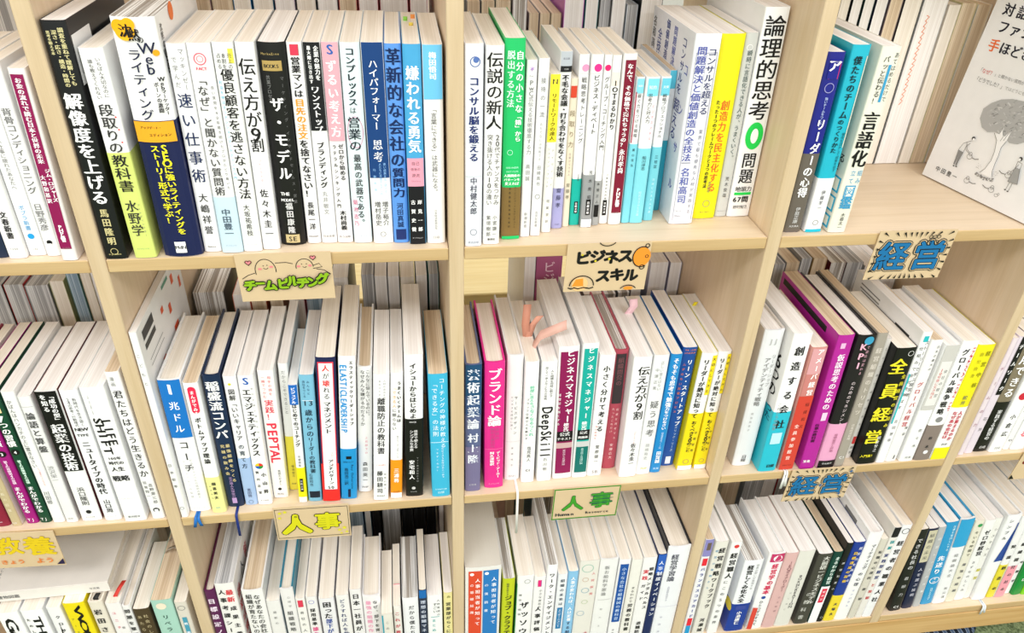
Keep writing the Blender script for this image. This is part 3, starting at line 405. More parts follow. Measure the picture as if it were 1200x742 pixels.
('B0', -0.4086, 0.0068, -0.3366, 0.0212, 0.187, 0.129, 0.0099, 0, {'label': 'white book with black upper panel and bold white title, seventh on the left middle shelf', 'cov': 'f7f7f6', 'pr': 'r 0 1 0.000 0.585 0d0d0d;v 「成功の型」 .68 0.018 0.218 .26 fff b;v を知る .3 0.018 0.144 .26 fff b;v 起業の技術 .5 0.227 0.580 .56 fff b;v 浜口隆則 .5 0.715 0.866 .34 555;o .5 0.921 .14 222;h かんき出版 .5 0.966 .5 777', 'side': '5c1520', 'page': 'w'}),
('B0', -0.3854, 0.0054, -0.3367, 0.0178, 0.188, 0.129, 0.0024, 0, {'label': 'white book with light and bold katakana title, eighth from left on the left middle shelf', 'cov': 'f7f8fa', 'pr': 'v 新時代を生き抜く .7 0.053 0.255 .2 555;v 24の思考・行動様式 .35 0.053 0.255 .2 555;h NEW .5 0.274 .7 222 b;h TYPE .5 0.317 .7 222 b;v ニュータイプの時代 .5 0.361 0.779 .42 222 b;v 山口周 .5 0.822 0.933 .36 333;h ダイヤモンド社 .5 0.966 .6 888', 'page': 'w'}),
('B0', -0.3602, 0.0012, -0.3367, 0.0234, 0.1932, 0.129, -0.0009, 0, {'label': 'wide white book with slanted sideways Latin title, ninth from left on the left middle shelf', 'cov': 'fafafa', 'pr': 'v THE_100-YEAR_LIFE .25 0.053 0.180 .1 888;s LIFE .7 0.217 0.408 .5 111 b;s SHIFT .35 0.199 0.468 .5 111 b;h 100年 .5 0.498 .6 222 b;h 時代の .52 0.533 .7 222 b;h 人生 .5 0.579 .62 222 b;h 戦略 .5 0.651 .8 222 b;h リンダ・グラットン .5 0.811 .7 999;h 東洋経済 .5 0.960 .6 444', 'page': 'w'}),
('B0', -0.3356, 0.0024, -0.3367, 0.0139, 0.21, 0.148, -0.0093, 0, {'label': 'white book with handwritten thin black title, tenth from left on the left middle shelf', 'cov': 'f7f7f7', 'pr': 'v 漫画 .4 0.026 0.088 .3 888;v 君たちはどう生きるか .5 0.106 0.691 .6 333;v 吉野源三郎 .7 0.733 0.887 .3 555;v 羽賀翔一 .3 0.712 0.842 .26 555;o .55 0.932 .26 222;r .4 .7 0.926 0.966 f7f7f7', 'page': 't'}),
('B1', -0.3068, 0.001, -0.3367, 0.0072, 0.2562, 0.17, -0.0004, 0, {'label': 'tall thin white picture book with red-speckled back cover, first below the smiling figures card', 'cov': 'f5f5f5', 'pr': 'v こどもと .5 0.085 0.265 .5 888;v 日本能率 .5 0.662 0.827 .5 555;O .5 0.941 .3 777;R:r .08 .3 0.034 0.077 444;R:r .08 .3 0.094 0.120 444;R:r .1 .4 0.174 0.178 999;R:r .1 .4 0.201 0.205 999;R:r .45 .5 0.085 0.112 e0603a;R:r .6 .65 0.129 0.174 e0603a;R:r .75 .8 0.042 0.085 e0603a;R:r .9 .94 0.103 0.156 e0603a;R:r .55 .7 0.017 0.034 5f9a86;R:r .62 .72 0.246 0.293 e0603a;R:r .3 .36 0.265 0.293 e0603a', 'page': 'w'}),
('B1', -0.291, 0.0085, -0.3366, 0.023, 0.1916, 0.129, 0.0137, 0, {'label': 'white book with bright blue upper half and ribbon, second below the smiling figures card', 'cov': 'f9f9f9', 'pr': 'r 0 1 0.000 0.409 1673c4;h 1 .48 0.058 .8 fff b;v 兆ドル .5 0.135 0.380 .4 fff;v コーチ .5 0.419 0.683 .4 333;v シリコンバレーの伝説 .3 0.570 0.888 .12 aaa;v ビル・キャンベルの成功の教え .65 0.570 0.888 .12 aaa;h ダイヤモンド社 .5 0.966 .6 999', 'page': 'c', 'hard': 1}),
('B1', -0.2689, 0.0043, -0.3367, 0.0152, 0.1893, 0.129, 0.0106, 0, {'label': 'white paperback with red pill label and yellow foot, third below the smiling figures card', 'cov': 'fafafa', 'pr': 'r .25 .8 0.044 0.190 e2284e;o .52 0.044 .27 e2284e;o .52 0.190 .27 e2284e;v まんがでみる .52 0.049 0.225 .26 fff b;v ボトムアップ理論 .5 0.237 0.594 .38 222 b;v 畑喜美夫 .55 0.737 0.888 .26 333 b;v 松家幸治 .25 0.758 0.888 .12 777;h 内外 .5 0.955 .4 5ac', 'band': (0.705, 'f5f2a0'), 'page': 't'}),
('B1', -0.2515, 0.0114, -0.3366, 0.0183, 0.1925, 0.129, 0.0212, 0, {'label': 'dark navy hardcover with white and gold lettering, fourth from left below the smiling figures card', 'cov': '14294a', 'pr': 'v 稲盛流コンパ .5 0.038 0.454 .66 fff b;v 最強組織をつくる .72 0.486 0.797 .22 d8c690 b;v 究極の飲み会 .4 0.486 0.741 .22 d8c690 b;v 北方雅人久保俊介 .5 0.747 0.921 .2 b9c;r .35 .65 0.921 0.966 b9c', 'page': 'c', 'hard': 1}),
('B1', -0.234, 0.0125, -0.3366, 0.0136, 0.1892, 0.129, 0.023, 0, {'label': 'white paperback with light blue lower part, fifth from left below the smiling figures card', 'cov': 'f4f4f6', 'pr': 'o .45 0.054 .12 d9d92a;v 図解「いいキャリア .5 0.086 0.471 .44 444;v の育て方 .5 0.491 0.696 .42 345;v 青田努 .5 0.856 0.933 .3 446;O .5 0.972 .2 567', 'band': (0.612, 'a9c4ea'), 'page': 'w'}),
('B1', -0.2184, 0.0112, -0.3365, 0.0161, 0.1897, 0.129, 0.0267, 0, {'label': 'white paperback with bold black katakana and colour wheel, sixth below the smiling figures card', 'cov': 'fafafa', 'pr': 'h S .5 0.035 1.0 2a62b8 b;v エマジェネティックス .45 0.089 0.595 .5 111 b;v 自分の脳の個性を知る .82 0.071 0.470 .12 666;o .5 0.674 .28 2a8a3a;w .5 0.674 .28;v 小山昇 .72 0.712 0.921 .3 222 b;v 賀川正宣 .28 0.698 0.921 .2 333 b;h あさ出版 .5 0.961 .6 444', 'page': 'w'}),
('B1', -0.2014, 0.0202, -0.3364, 0.0167, 0.1884, 0.129, 0.0367, 0, {'label': 'white paperback with red sideways Latin word, seventh from left below the smiling figures card', 'cov': 'f8f7f5', 'pr': 'v 相手の頭を .7 0.036 0.182 .2 e06a70;v 一瞬でつかむ .3 0.036 0.200 .2 e06a70;v 実践！ .5 0.208 0.362 .5 e0304a;s PEPTAL .5 0.382 0.709 .85 e0304a b;v 吉田たかよし .6 0.759 0.889 .18 333;o .5 0.922 .13 222;h 秀和 .5 0.966 .5 999', 'page': 'w'}),
('B1', -0.1874, 0.0317, -0.3365, 0.0101, 0.1882, 0.129, 0.0511, 0, {'label': 'slim white and yellow paperback set back, eighth from left below the smiling figures card', 'cov': 'efefec', 'pr': 'v だからこそできること .5 0.045 0.372 .4 888;v 菊池省三 .6 0.781 0.889 .3 554;h PHP .6 0.944 .6 444', 'band': (0.551, 'ecdf4e'), 'page': 'w'}),
('B1', -0.1749, 0.0108, -0.3365, 0.0095, 0.1747, 0.108, 0.0462, 0, {'label': 'slim white paperback with blue top and yellow band, ninth below the smiling figures card', 'cov': 'fafafa', 'pr': 'r 0 1 0.000 0.155 1a68c0;v ビジュアル .5 0.018 0.146 .46 fff b;v はじめてのコーチング .5 0.148 0.501 .5 222 b;v 市瀬博基 .5 0.573 0.676 .3 555;r .3 .7 0.782 0.901 151515;v 日経文庫 .5 0.792 0.890 .26 fff;r 0 1 0.950 1.000 f2f2f2', 'band': (0.687, 'f2ea1a'), 'page': 'w'}),
('B1', -0.1608, 0.0102, -0.3364, 0.0156, 0.187, 0.129, 0.0494, 0, {'label': 'light blue paperback with dark thin title, tenth from left below the smiling figures card', 'cov': '7fbfdc', 'pr': 'v みんなと .6 0.036 0.145 .18 357;v 会社をつくる .3 0.036 0.163 .18 357;r .1 .9 0.182 0.185 fff;h 13 .5 0.201 .8 234;v 歳からの .5 0.246 0.462 .46 234;v リーダーの教科書 .5 0.462 0.755 .36 234;v 石原和也 .3 0.759 0.867 .24 345;r .1 .9 0.911 0.966 1a2433', 'page': 'w'}),
('B1', -0.1419, 0.0091, -0.3361, 0.0208, 0.2089, 0.148, 0.0588, 0, {'label': 'navy book with red outline and large white panel, eleventh below the smiling figures card', 'cov': '1c2350', 'pr': 'r .08 .92 0.026 0.977 e03c50;r .14 .86 0.035 0.910 fafafa;v 人 .5 0.041 0.089 .34 e02a2a b;v が .5 0.089 0.138 .3 222;v 壊 .5 0.138 0.182 .34 e02a2a b;v れる .5 0.182 0.266 .3 222;v マネジメント .5 0.277 0.498 .36 111 b;v プロジェクトを .65 0.630 0.735 .12 e06a70;v アンチパターン .55 0.683 0.870 .26 222 b;h 50 .5 0.893 .4 222 b;r .08 .92 0.915 1.000 e8302a;r 0 .1 0.714 1.000 e8302a;r .9 1 0.714 1.000 e8302a', 'page': 'c'}),
('B1', -0.1217, 0.0096, -0.3361, 0.018, 0.2089, 0.148, 0.0678, 0, {'label': 'white book with blue sideways Latin title and blue foot, twelfth below the smiling figures card', 'cov': 'fbfbfb', 'pr': 's ELASTIC .28 0.050 0.241 .54 1b93d8 b;s LEADERSHIP .28 0.241 0.503 .5 1b93d8 b;v エラスティックリーダーシップ .75 0.023 0.455 .22 222 b;r .35 .7 0.672 0.693 111;h OREILLY .5 0.714 .7 123;v 島田浩二訳 .35 0.757 0.888 .24 123;s Roy_Osherove .75 0.735 0.921 .2 123;r .45 .62 0.921 0.983 124', 'band': (0.62, '2196d8'), 'page': 'c'}),
('B1', -0.1029, 0.0194, -0.3362, 0.016, 0.1863, 0.129, 0.0643, 0, {'label': 'white paperback with black handwriting-like title, thirteenth from left below the smiling figures card', 'cov': 'f1f1f1', 'pr': 'v こんなに悩んでいるのに、 .72 0.017 0.376 .26 444;v なぜみんな嫌がるのだろうか .35 0.017 0.443 .28 222;v 上司部下の .6 0.521 0.675 .18 e08a9a;v 森田英一 .5 0.731 0.917 .32 222;h PHP .5 0.955 .5 444', 'page': 't', 'hard': 1}),
('B1', -0.0842, 0.0037, -0.3362, 0.0173, 0.1871, 0.129, 0.06, 0, {'label': 'white paperback with spaced black five-character title, fourteenth from left below the smiling figures card', 'cov': 'fafafa', 'pr': 'v 人材の流出を防ぐ .7 0.036 0.201 .14 999;v 会社のための .4 0.036 0.182 .14 999;v 離職防止の教科書 .5 0.168 0.606 .46 222;h いま必要な .5 0.696 .7 e88;v 藤田耕司 .42 0.741 0.941 .36 222;v 経営心理士 .78 0.759 0.911 .14 666;h 東洋経済 .5 0.961 .6 444', 'page': 'w'}),
('B1', -0.0661, 0.0063, -0.3364, 0.0135, 0.1857, 0.129, 0.0499, 0, {'label': 'white paperback with orange lower band, fifteenth from left below the smiling figures card', 'cov': 'f8f8f8', 'pr': 'v うまくいくチームは .7 0.054 0.370 .3 222 b;v 「できる人 .3 0.090 0.257 .3 e8b070;v に頼らない .3 0.257 0.431 .3 333;v 優れたリーダーは知っている .6 0.471 0.654 .14 888;v 三浦将 .5 0.738 0.867 .4 fff b;h ぱる出版 .5 0.944 .6 444;r 0 1 0.955 1.000 f5f5f5', 'band': (0.675, 'f59a1a'), 'page': 'w'}),
('B1', -0.0445, 0.0061, -0.3364, 0.0201, 0.2089, 0.148, 0.0299, 0, {'label': 'tall white book with black lower half, sixteenth from left below the smiling figures card', 'cov': 'fafafa', 'pr': 'v イシューからはじめよ .45 0.051 0.418 .34 111 b;r .2 .65 0.423 0.457 222;h 知的生産 .43 0.442 .4 fff;v 世界で使える .6 0.497 0.630 .2 ddd b;v シンプルな本質 .35 0.497 0.651 .2 ddd b;v 安宅和人 .35 0.714 0.865 .28 fff b;v ヤフー株式会社CSO .7 0.693 0.888 .1 aaa;o .45 0.932 .12 ccc;h 英治出版 .45 0.960 .4 aaa', 'band': (0.423, '131313'), 'page': 'w'}),
('B1', -0.0128, 0.0028, -0.3367, 0.0213, 0.1842, 0.129, -0.0041, 0, {'label': 'bright cyan paperback with pale lettering, seventeenth from left below the smiling figures card', 'cov': '3fb8df', 'pr': 'v コーチングの神様が教える .7 0.025 0.580 .26 e6f8ff;v 「できる女」の法則 .3 0.050 0.482 .28 e6f8ff;r 0 1 0.526 0.531 cbeefb;v なぜできる女性はあと一歩で .65 0.572 0.835 .13 dff5ff;v つまずくのか？ .35 0.572 0.781 .13 dff5ff;h 日本経済新聞 .5 0.933 .7 dff;h 出版 .5 0.961 .4 dff', 'page': 't'}),
('B2', 0.0256, 0.0081, -0.3367, 0.0187, 0.19, 0.129, 0.0001, 0, {'label': 'blue-violet hardcover with ghostly white title, first from left below the orange doodle card', 'cov': '5d6890', 'pr': 'r 0 1 0.000 0.228 1d4a70;r 0 1 0.228 0.372 34507c;r 0 1 0.623 1.000 756f93;v 芸術起業論 .5 0.024 0.486 .66 e8eef8 b;v 村上隆 .5 0.507 0.767 .6 e8eef8 b;h 幻冬舎 .5 0.944 .5 ccc', 'page': 't', 'hard': 1}),
('B2', 0.0517, 0.0101, -0.3366, 0.0228, 0.1904, 0.129, -0.0129, 0, {'label': 'hot pink hardcover with large white title, second from left below the orange doodle card', 'cov': 'e62e90', 'pr': 'v ブランド論 .5 0.043 0.481 .62 fff b;v 無形の差別化 .4 0.490 0.654 .22 c05a90;v 実践的 .65 0.490 0.592 .2 c05a90;r 0 1 0.664 0.666 f9b;v デービッド・アーカー .72 0.685 0.911 .2 fff b;v 阿久津聡訳 .38 0.685 0.802 .2 fff b;h ダイヤモンド社 .5 0.961 .6 fcd', 'page': 'c', 'hard': 1}),
('B2', 0.0755, 0.0209, -0.3367, 0.0186, 0.1904, 0.129, -0.0101, 0, {'label': 'white hardcover with small black title and long ribbon, third below the orange doodle card', 'cov': 'f2f1f1', 'pr': 'v サービスデザイン .6 0.295 0.613 .2 555;v ビジネスを成功に導く .35 0.295 0.572 .14 888;r 0 1 0.665 0.667 ccc;v 廣瀬純志 .45 0.696 0.889 .12 888;h BNN .5 0.961 .5 bbb', 'page': 'c', 'hard': 1}),
('B2', 0.094, 0.015, -0.3367, 0.0158, 0.1847, 0.129, -0.0121, 0, {'label': 'white paperback with pale green title, fourth from left below the orange doodle card', 'cov': 'fafafa', 'pr': 'v 幹部に言える .55 0.182 0.334 .36 7fd0b0 b;v さなくなるつくれ .62 0.334 0.593 .32 7fd0b0 b;v ブラック企業が人を動かす .25 0.277 0.624 .2 444;v 塩見真人 .5 0.676 0.813 .3 666;h CI .5 0.889 .4 222 b;r 0 1 0.644 0.647 ddd', 'page': 'c'}),
('B2', 0.1147, 0.0152, -0.3366, 0.018, 0.1833, 0.129, -0.018, 0, {'label': 'white book with heavy black sideways Latin title, fifth from left below the orange doodle card', 'cov': 'fafafa', 'pr': 'v 人と組織を同時に動かす .68 0.063 0.277 .2 444;v 深くて一歩ふみこむ力の技術 .3 0.036 0.296 .18 444;s DeepSkill .5 0.358 0.789 .95 0a0a0a b;v 石川明 .5 0.781 0.911 .24 666;h ダイヤモンド社 .5 0.955 .6 aaa', 'page': 'w'}),
('B2', 0.1379, 0.0171, -0.3364, 0.024, 0.2012, 0.148, -0.0269, 0, {'label': 'wide white study guide with plum panel, sixth from left below the orange doodle card', 'cov': 'f8f6f6', 'pr': 'r .08 .94 0.036 0.955 8a1552;v ビジネスマネジャー .6 0.014 0.549 .36 fff b;v 検定試験 .55 0.549 0.662 .32 fff b;r .08 .94 0.616 0.694 151015;h 公式 .5 0.637 .55 eee b;h テキスト .5 0.673 .8 eee b;r .08 .94 0.705 0.747 caa;v 東京商工会議所編 .52 0.758 0.888 .2 e8c8d8;v 経理部を強くする .12 0.322 0.570 .14 fff', 'page': 'w'}),
('B2', 0.1597, 0.0166, -0.3366, 0.0186, 0.2043, 0.148, -0.0139, 0, {'label': 'white study guide with turquoise panel, seventh from left below the orange doodle card', 'cov': 'f8f9f9', 'pr': 'r .08 .94 0.035 0.955 17a89c;v ビジネスマネジャー .55 0.018 0.537 .36 fff b;v 検定試験 .5 0.550 0.662 .32 fff b;r .08 .94 0.616 0.694 151015;h 公式 .5 0.637 .55 eee b;h 問題集 .5 0.673 .7 eee b;r .08 .94 0.705 0.747 ccc;r .08 .94 0.747 0.955 0f6f68;v 東京商工会議所編 .52 0.758 0.888 .2 c8e8e4', 'page': 'w'}),
('B2', 0.1787, 0.0176, -0.3367, 0.0181, 0.1862, 0.129, -0.0039, 0, {'label': 'white paperback with spaced black title, eighth from left below the orange doodle card', 'cov': 'fafafa', 'pr': 'v 小さく分けて考える .5 0.073 0.614 .4 222 b;v 悩む時間を .25 0.552 0.676 .14 d88;v 菅原健一 .5 0.718 0.889 .26 333;h SB .5 0.961 .5 999', 'page': 'w'}),
('B2', 0.1998, 0.0282, -0.3366, 0.0175, 0.1841, 0.129, -0.0152, 0, {'label': 'dusty red hardcover with dark upper panel, ninth from left below the orange doodle card', 'cov': 'b3485a', 'pr': 'r .15 .85 0.027 0.423 3a3034;v 組織開発の .5 0.054 0.277 .36 7a4a50;v 起業を再考する .65 0.453 0.739 .18 f0c8c8;v たったこれだけ .35 0.453 0.676 .18 f0c8c8;v 安藤広大 .5 0.761 0.912 .22 f5d9d9', 'page': 'm', 'hard': 1}),
('B2', 0.2201, 0.0115, -0.3366, 0.0218, 0.1853, 0.129, -0.0151, 0, {'label': 'thick white paperback with tall black brush title, tenth from left below the orange doodle card', 'cov': 'fbfbfb', 'pr': 'v 伝え方が .62 0.071 0.353 .6 111;v 9 .62 0.346 0.429 .5 111;v 割 .62 0.415 0.508 .5 111;v コピーライター .6 0.593 0.718 .12 eaa;v 佐々木圭一 .6 0.698 0.897 .28 333', 'page': 'w'}),
('B2', 0.2406, 0.0139, -0.3367, 0.0181, 0.1848, 0.129, -0.0032, 0, {'label': 'white paperback with ghost grey title, eleventh from left below the orange doodle card', 'cov': 'f0f1f2', 'pr': 'v 正しい答えはない .6 0.045 0.277 .22 aaa;v 疑う思考 .5 0.350 0.667 .5 777;v 中澤正寛 .3 0.090 0.277 .22 999;v 岡嶋裕史 .5 0.718 0.868 .24 aaa;h PHP .5 0.944 .5 cc6', 'page': 'c'}),
('B2', 0.2571, 0.0153, -0.3367, 0.0136, 0.1836, 0.129, 0.0057, 0, {'label': 'bright blue slim paperback with white lettering, twelfth from left below the orange doodle card', 'cov': '1f8bd0', 'pr': 'v そもそも思考で勉強 .5 0.027 0.423 .46 fff b;v 力をつけなさい .5 0.423 0.614 .42 fff b;v 開成番長流ノート術 .5 0.635 0.782 .2 cfe8ff;v 田窪誠 .5 0.803 0.912 .4 fff b;h 実業 .5 0.961 .6 cef', 'page': 'c'}),
('B2', 0.2755, 0.0255, -0.3367, 0.0178, 0.1846, 0.129, 0.0098, 0, {'label': 'royal blue paperback with orange small print, thirteenth from left below the orange doodle card', 'cov': '1a4f9e', 'pr': 'h THE_LEAN .5 0.018 .8 f08a50;h STARTUP .5 0.041 .8 f08a50;v リーン・スタートアップ .62 0.087 0.643 .34 fff b;v ムダのない起業プロセス .25 0.109 0.533 .18 f0803c;v エリック・リース .6 0.635 0.868 .2 cde;r .3 .7 0.912 0.978 eee', 'page': 'w'}),
('B2', 0.2954, 0.0166, -0.3366, 0.0191, 0.1815, 0.129, 0.0154, 0, {'label': 'white and yellow paperback in front of its twin, fourteenth below the orange doodle card', 'cov': 'fafafa', 'pr': 'r .7 1 0.018 0.336 f5dd20;v 大切にしてきた .84 0.027 0.326 .2 333 b;v リーダーが絶対に知って .35 0.045 0.533 .36 222 b;v おくべき50のこと .45 0.554 0.836 .36 222 b;v 守屋智敬 .75 0.636 0.847 .18 333;O .5 0.923 .2 986;r 0 1 0.961 1.000 f6f6f6', 'band': (0.493, 'f6e01c'), 'side': 'f5e232', 'page': 'w'}),
('B2', 0.3161, 0.0167, -0.3367, 0.0159, 0.1826, 0.129, 0.0011, 0, {'label': 'white and yellow paperback against the wooden divider, fifteenth from left below the orange doodle card', 'cov': 'fafafa', 'pr': 'r .7 1 0.018 0.336 f5dd20;v 大切にしてきた .84 0.027 0.326 .2 333 b;v リーダーが絶対に知って .35 0.045 0.533 .36 222 b;v おくべき50のこと .45 0.554 0.836 .36 222 b;v 守屋智敬 .75 0.635 0.847 .18 333;O .5 0.923 .2 986;r 0 1 0.961 1.000 f6f6f6', 'band': (0.493, 'f6e01c'), 'page': 'w'}),
('B3', 0.3725, 0.0156, -0.3366, 0.0244, 0.2097, 0.148, -0.0116, 0, {'label': 'light grey-white hardcover beside the divider, first from left below the upper blue-lettered card', 'cov': 'e9ebee', 'pr': 'h JJ .5 0.071 .5 bbb;v リーダーシップ .75 0.162 0.390 .2 999;v アイデンティティ戦略 .45 0.181 0.529 .28 888;v 篠田真貴子 .35 0.570 0.726 .12 aaa;v 日経 .5 0.910 0.966 .3 555', 'side': 'd9d3cc', 'page': 'w', 'hard': 1}),
('B3', 0.4009, 0.0023, -0.3365, 0.0229, 0.2123, 0.148, -0.0177, 0, {'label': 'white book with turquoise lower half and black title, second below the upper blue-lettered card', 'cov': 'fbfbfb', 'pr': 'v 創造する会 .5 0.062 0.567 .46 222 b;v 社 .5 0.567 0.690 .48 222 b;v これからの経営 .2 0.468 0.673 .18 999;r .2 .8 0.694 0.779 bfeaf4;h 日経 .6 0.955 .5 222 b;L:v 6つの .12 0.180 0.468 .12 111;L:o .3 0.736 .13 fff;L:v 仕事哲学 .3 0.652 0.833 .05 d55;L:v つた .08 0.518 0.631 .1 146', 'band': (0.539, '2cc0d6'), 'side': 'fbfbfb', 'page': 'w'}),
('B3', 0.4267, 0.0035, -0.3366, 0.0197, 0.1911, 0.129, -0.0182, 0, {'label': 'rose red paperback with pale sunset upper part, third from left below the upper blue-lettered card', 'cov': 'd8988f', 'pr': 'r .05 .95 0.009 0.373 d9a0a4;r .05 .95 0.201 0.373 c8807a;v アメーバ経営 .6 0.003 0.376 .36 fff b;r 0 1 0.373 1.000 cf4436;v 稲盛和夫 .7 0.412 0.655 .24 3a1512;v 全員参加経営 .4 0.593 0.922 .26 f6d8d0 b;h 日経ビジネス .5 0.961 .7 4a1a16', 'page': 'c'}),
('B3', 0.4546, 0.001, -0.3365, 0.0201, 0.208, 0.148, -0.0216, 0, {'label': 'vivid magenta book with white title, fourth from left below the upper blue-lettered card', 'cov': 'b8259c', 'pr': 'r .25 .55 0.053 0.089 e8b8dc;v 仮説思考のための .5 0.126 0.529 .4 fbe8f6 b;r .4 .75 0.550 0.611 f3cfe8;v 仕事の教科書 .3 0.632 0.779 .3 4a0c3c b;h 宝島 .3 0.933 .5 fff b;L:r .18 .95 0.027 0.067 141414;L:r .12 .2 0.126 0.144 fff;L:r .12 .18 0.181 0.199 fff;L:r .1 .16 0.237 0.256 fff', 'page': 't'}),
('B3', 0.4794, 0.001, -0.3366, 0.0235, 0.2054, 0.148, -0.0139, 0, {'label': 'black book with pink title and pink band, fifth from left below the upper blue-lettered card', 'cov': '1d1a1e', 'pr': 'v KPI .42 0.038 0.233 .36 f2b6cc b;o .6 0.031 .26 3a9ac0;v で会社は変わる .68 0.062 0.275 .16 d8a8b8;v のためのマネジメント .5 0.313 0.653 .2 e8d8dc;v 目標設定と評価 .5 0.716 0.867 .18 a05a78;r 0 1 0.938 1.000 1a1218;h 日本経済 .5 0.961 .6 ddd', 'band': (0.643, 'eba8cc'), 'side': '1d1a1e', 'page': 'w', 'hard': 1}),
('B3', 0.4984, 0.0011, -0.3367, 0.0129, 0.2081, 0.148, -0.0143, 0, {'label': 'taupe paperback with embossed pale title, sixth from left below the upper blue-lettered card', 'cov': 'a79f94', 'pr': 'v 経営組織のトリセツ .5 0.089 0.591 .5 d8d0c6 b;v 日本経済新聞 .5 0.653 0.780 .3 e8e0d8;h CI .5 0.922 .6 eee b', 'page': 't'}),
('B3', 0.5184, 0.0148, -0.3367, 0.0073, 0.19, 0.129, -0.0138, 0, {'label': 'thin off-white paperback behind taupe one, seventh from left below the upper blue-lettered card', 'cov': 'dcd8d2', 'pr': 'v この一冊で成果が出る .5 0.045 0.729 .4 888;r .2 .8 0.803 0.868 c83a3a;v 経営 .5 0.879 0.967 .5 777', 'page': 'w'}),
('B3', 0.5366, 0.0019, -0.3365, 0.0259, 0.1843, 0.129, -0.0188, 0, {'label': 'black book with huge yellow slanting title, eighth from left below the upper blue-lettered card', 'cov': '121212', 'pr': 'v 全員経営 .34 0.045 0.847 .74 ecdf30 b;v 全員経営の仕組み .82 0.202 0.677 .2 d8cc30 b;h 入門書！ .4 0.923 .8 ecdf30 b;v 朝倉智之 .7 0.740 0.890 .18 eee;O .75 0.045 .14 eee', 'side': '141414', 'page': 'c'}),
('B3', 0.5574, 0.0021, -0.3366, 0.0123, 0.2055, 0.148, -0.0246, 0, {'label': 'white paperback with small turquoise square, ninth from left below the upper blue-lettered card', 'cov': 'fafafa', 'pr': 'r .2 .7 0.027 0.067 2ab8c0;v ストーリーで学ぶ経営術 .7 0.054 0.470 .4 333;v 仕組みで会社を伸ばす .3 0.090 0.571 .36 444;v 吉岡憲章 .5 0.632 0.834 .36 777;r 0 .16 0.294 0.674 2ab8c0;L:r .14 .34 0.090 0.154 444;L:r .14 .34 0.181 0.238 555;L:r .6 .9 0.054 0.063 888;L:r .6 .9 0.081 0.090 888', 'page': 'w'}),
('B3', 0.5723, 0.003, -0.3366, 0.0154, 0.1927, 0.129, -0.0132, 0, {'label': 'white paperback with thin crimson title, tenth from left below the upper blue-lettered card', 'cov': 'f4f3f2', 'pr': 'v 日本の最大の .7 0.036 0.239 .22 555;v グローバル経営 .4 0.315 0.697 .42 c0303c;v 検証 .7 0.676 0.782 .24 333;h J .6 0.955 .3 222 b', 'page': 't'}),
('B3', 0.5927, 0.001, -0.3366, 0.0192, 0.1855, 0.129, -0.0108, 0, {'label': 'glossy grey and white book with red small title, eleventh below the upper blue-lettered card', 'cov': 'fafafa', 'pr': 'r 0 1 0.000 0.533 c9c7c2;r .12 .88 0.128 0.493 e3e2df;v 10年後に生き残る .35 0.183 0.434 .22 c83a3a;v 会社の経営 .65 0.183 0.434 .22 444;v 佐々木 .6 0.677 0.890 .24 666;h 実業 .5 0.961 .5 999', 'page': 'w'}),
('B3', 0.6148, 0.001, -0.3366, 0.0218, 0.1901, 0.129, -0.0092, 0, {'label': 'white book with large black title over taupe foot, twelfth below the upper blue-lettered card', 'cov': 'fbfbfb', 'pr': 'v グローバル競争戦略 .35 0.054 0.594 .36 222 b;s INNOVATION_UP .82 0.036 0.573 .22 c83048;o .5 0.635 .22 888;v 鈴木 .45 0.761 0.912 .2 333 b;o .5 0.923 .16 eee', 'band': (0.687, '8b7d76'), 'page': 'c'}),
('B3', 0.6377, 0.001, -0.3366, 0.0229, 0.183, 0.129, -0.0085, 0, {'label': 'yellow book with white lower band beside the divider, thirteenth below the upper blue-lettered card', 'cov': 'efe71c', 'pr': 'v 経営中核 .72 0.027 0.375 .26 8a8410;v 自分自身 .35 0.045 0.278 .2 a09a20;v 松井 .5 0.414 0.504 .24 776;r 0 1 0.890 1.000 efe71c;v なぜあの会社は .3 0.554 0.804 .26 c83a50 b;v 人が集まるのか .65 0.554 0.825 .24 c83a50 b;h PHP .5 0.858 .4 333', 'band': (0.524, 'f6f6f6'), 'page': 'w'}),
('B4', 0.6739, 0.0045, -0.3367, 0.008, 0.188, 0.129, 0, 0, {'label': 'thin pale pink paperback at the divider, first from left on the far right middle shelf', 'cov': 'e8dbe2', 'pr': 'v チームの力 .5 0.183 0.782 .6 a87a8a'}),
('B4', 0.6864, 0.0067, -0.3367, 0.0123, 0.188, 0.129, 0, 0, {'label': 'pale lilac paperback with black wavy panel, second from left on the far right middle shelf', 'cov': 'e5d9e4', 'pr': 'r .3 1 0.000 0.473 111;v チームワーク .68 0.045 0.454 .5 fff b;v 石井 .5 0.636 0.825 .4 777'}),
('B4', 0.704, 0.0083, -0.3367, 0.0201, 0.188, 0.129, -0.0005, 0, {'label': 'taupe book with black lower band, third from left on the far right middle shelf', 'cov': '837862', 'pr': 'v 応用できる .5 0.054 0.514 .6 fff b;v 実践する経営の .5 0.615 0.890 .3 ddd b;h 日経 .5 0.956 .5 eee', 'band': (0.549, '151412')}),
('B4', 0.7244, 0.0053, -0.3367, 0.0194, 0.188, 0.129, 0.0005, 0, {'label': 'white book with red oval stamp, fourth from left on the far right middle shelf', 'cov': 'fafafa', 'pr': 'v 職場の .5 0.091 0.394 .6 222 b;o .5 0.494 .34 c8283a;v 小倉広 .5 0.636 0.868 .36 444;h 日経 .5 0.961 .5 999'}),
('B4', 0.7426, 0.0084, -0.3367, 0.0097, 0.188, 0.129, -0.0004, 0, {'label': 'slim white book with black emblem, fifth from left on the far right middle shelf', 'cov': 'f2f2f2', 'pr': 'v ドラッカーの原理 .5 0.091 0.677 .5 333;h CI .5 0.912 .6 222 b'}),
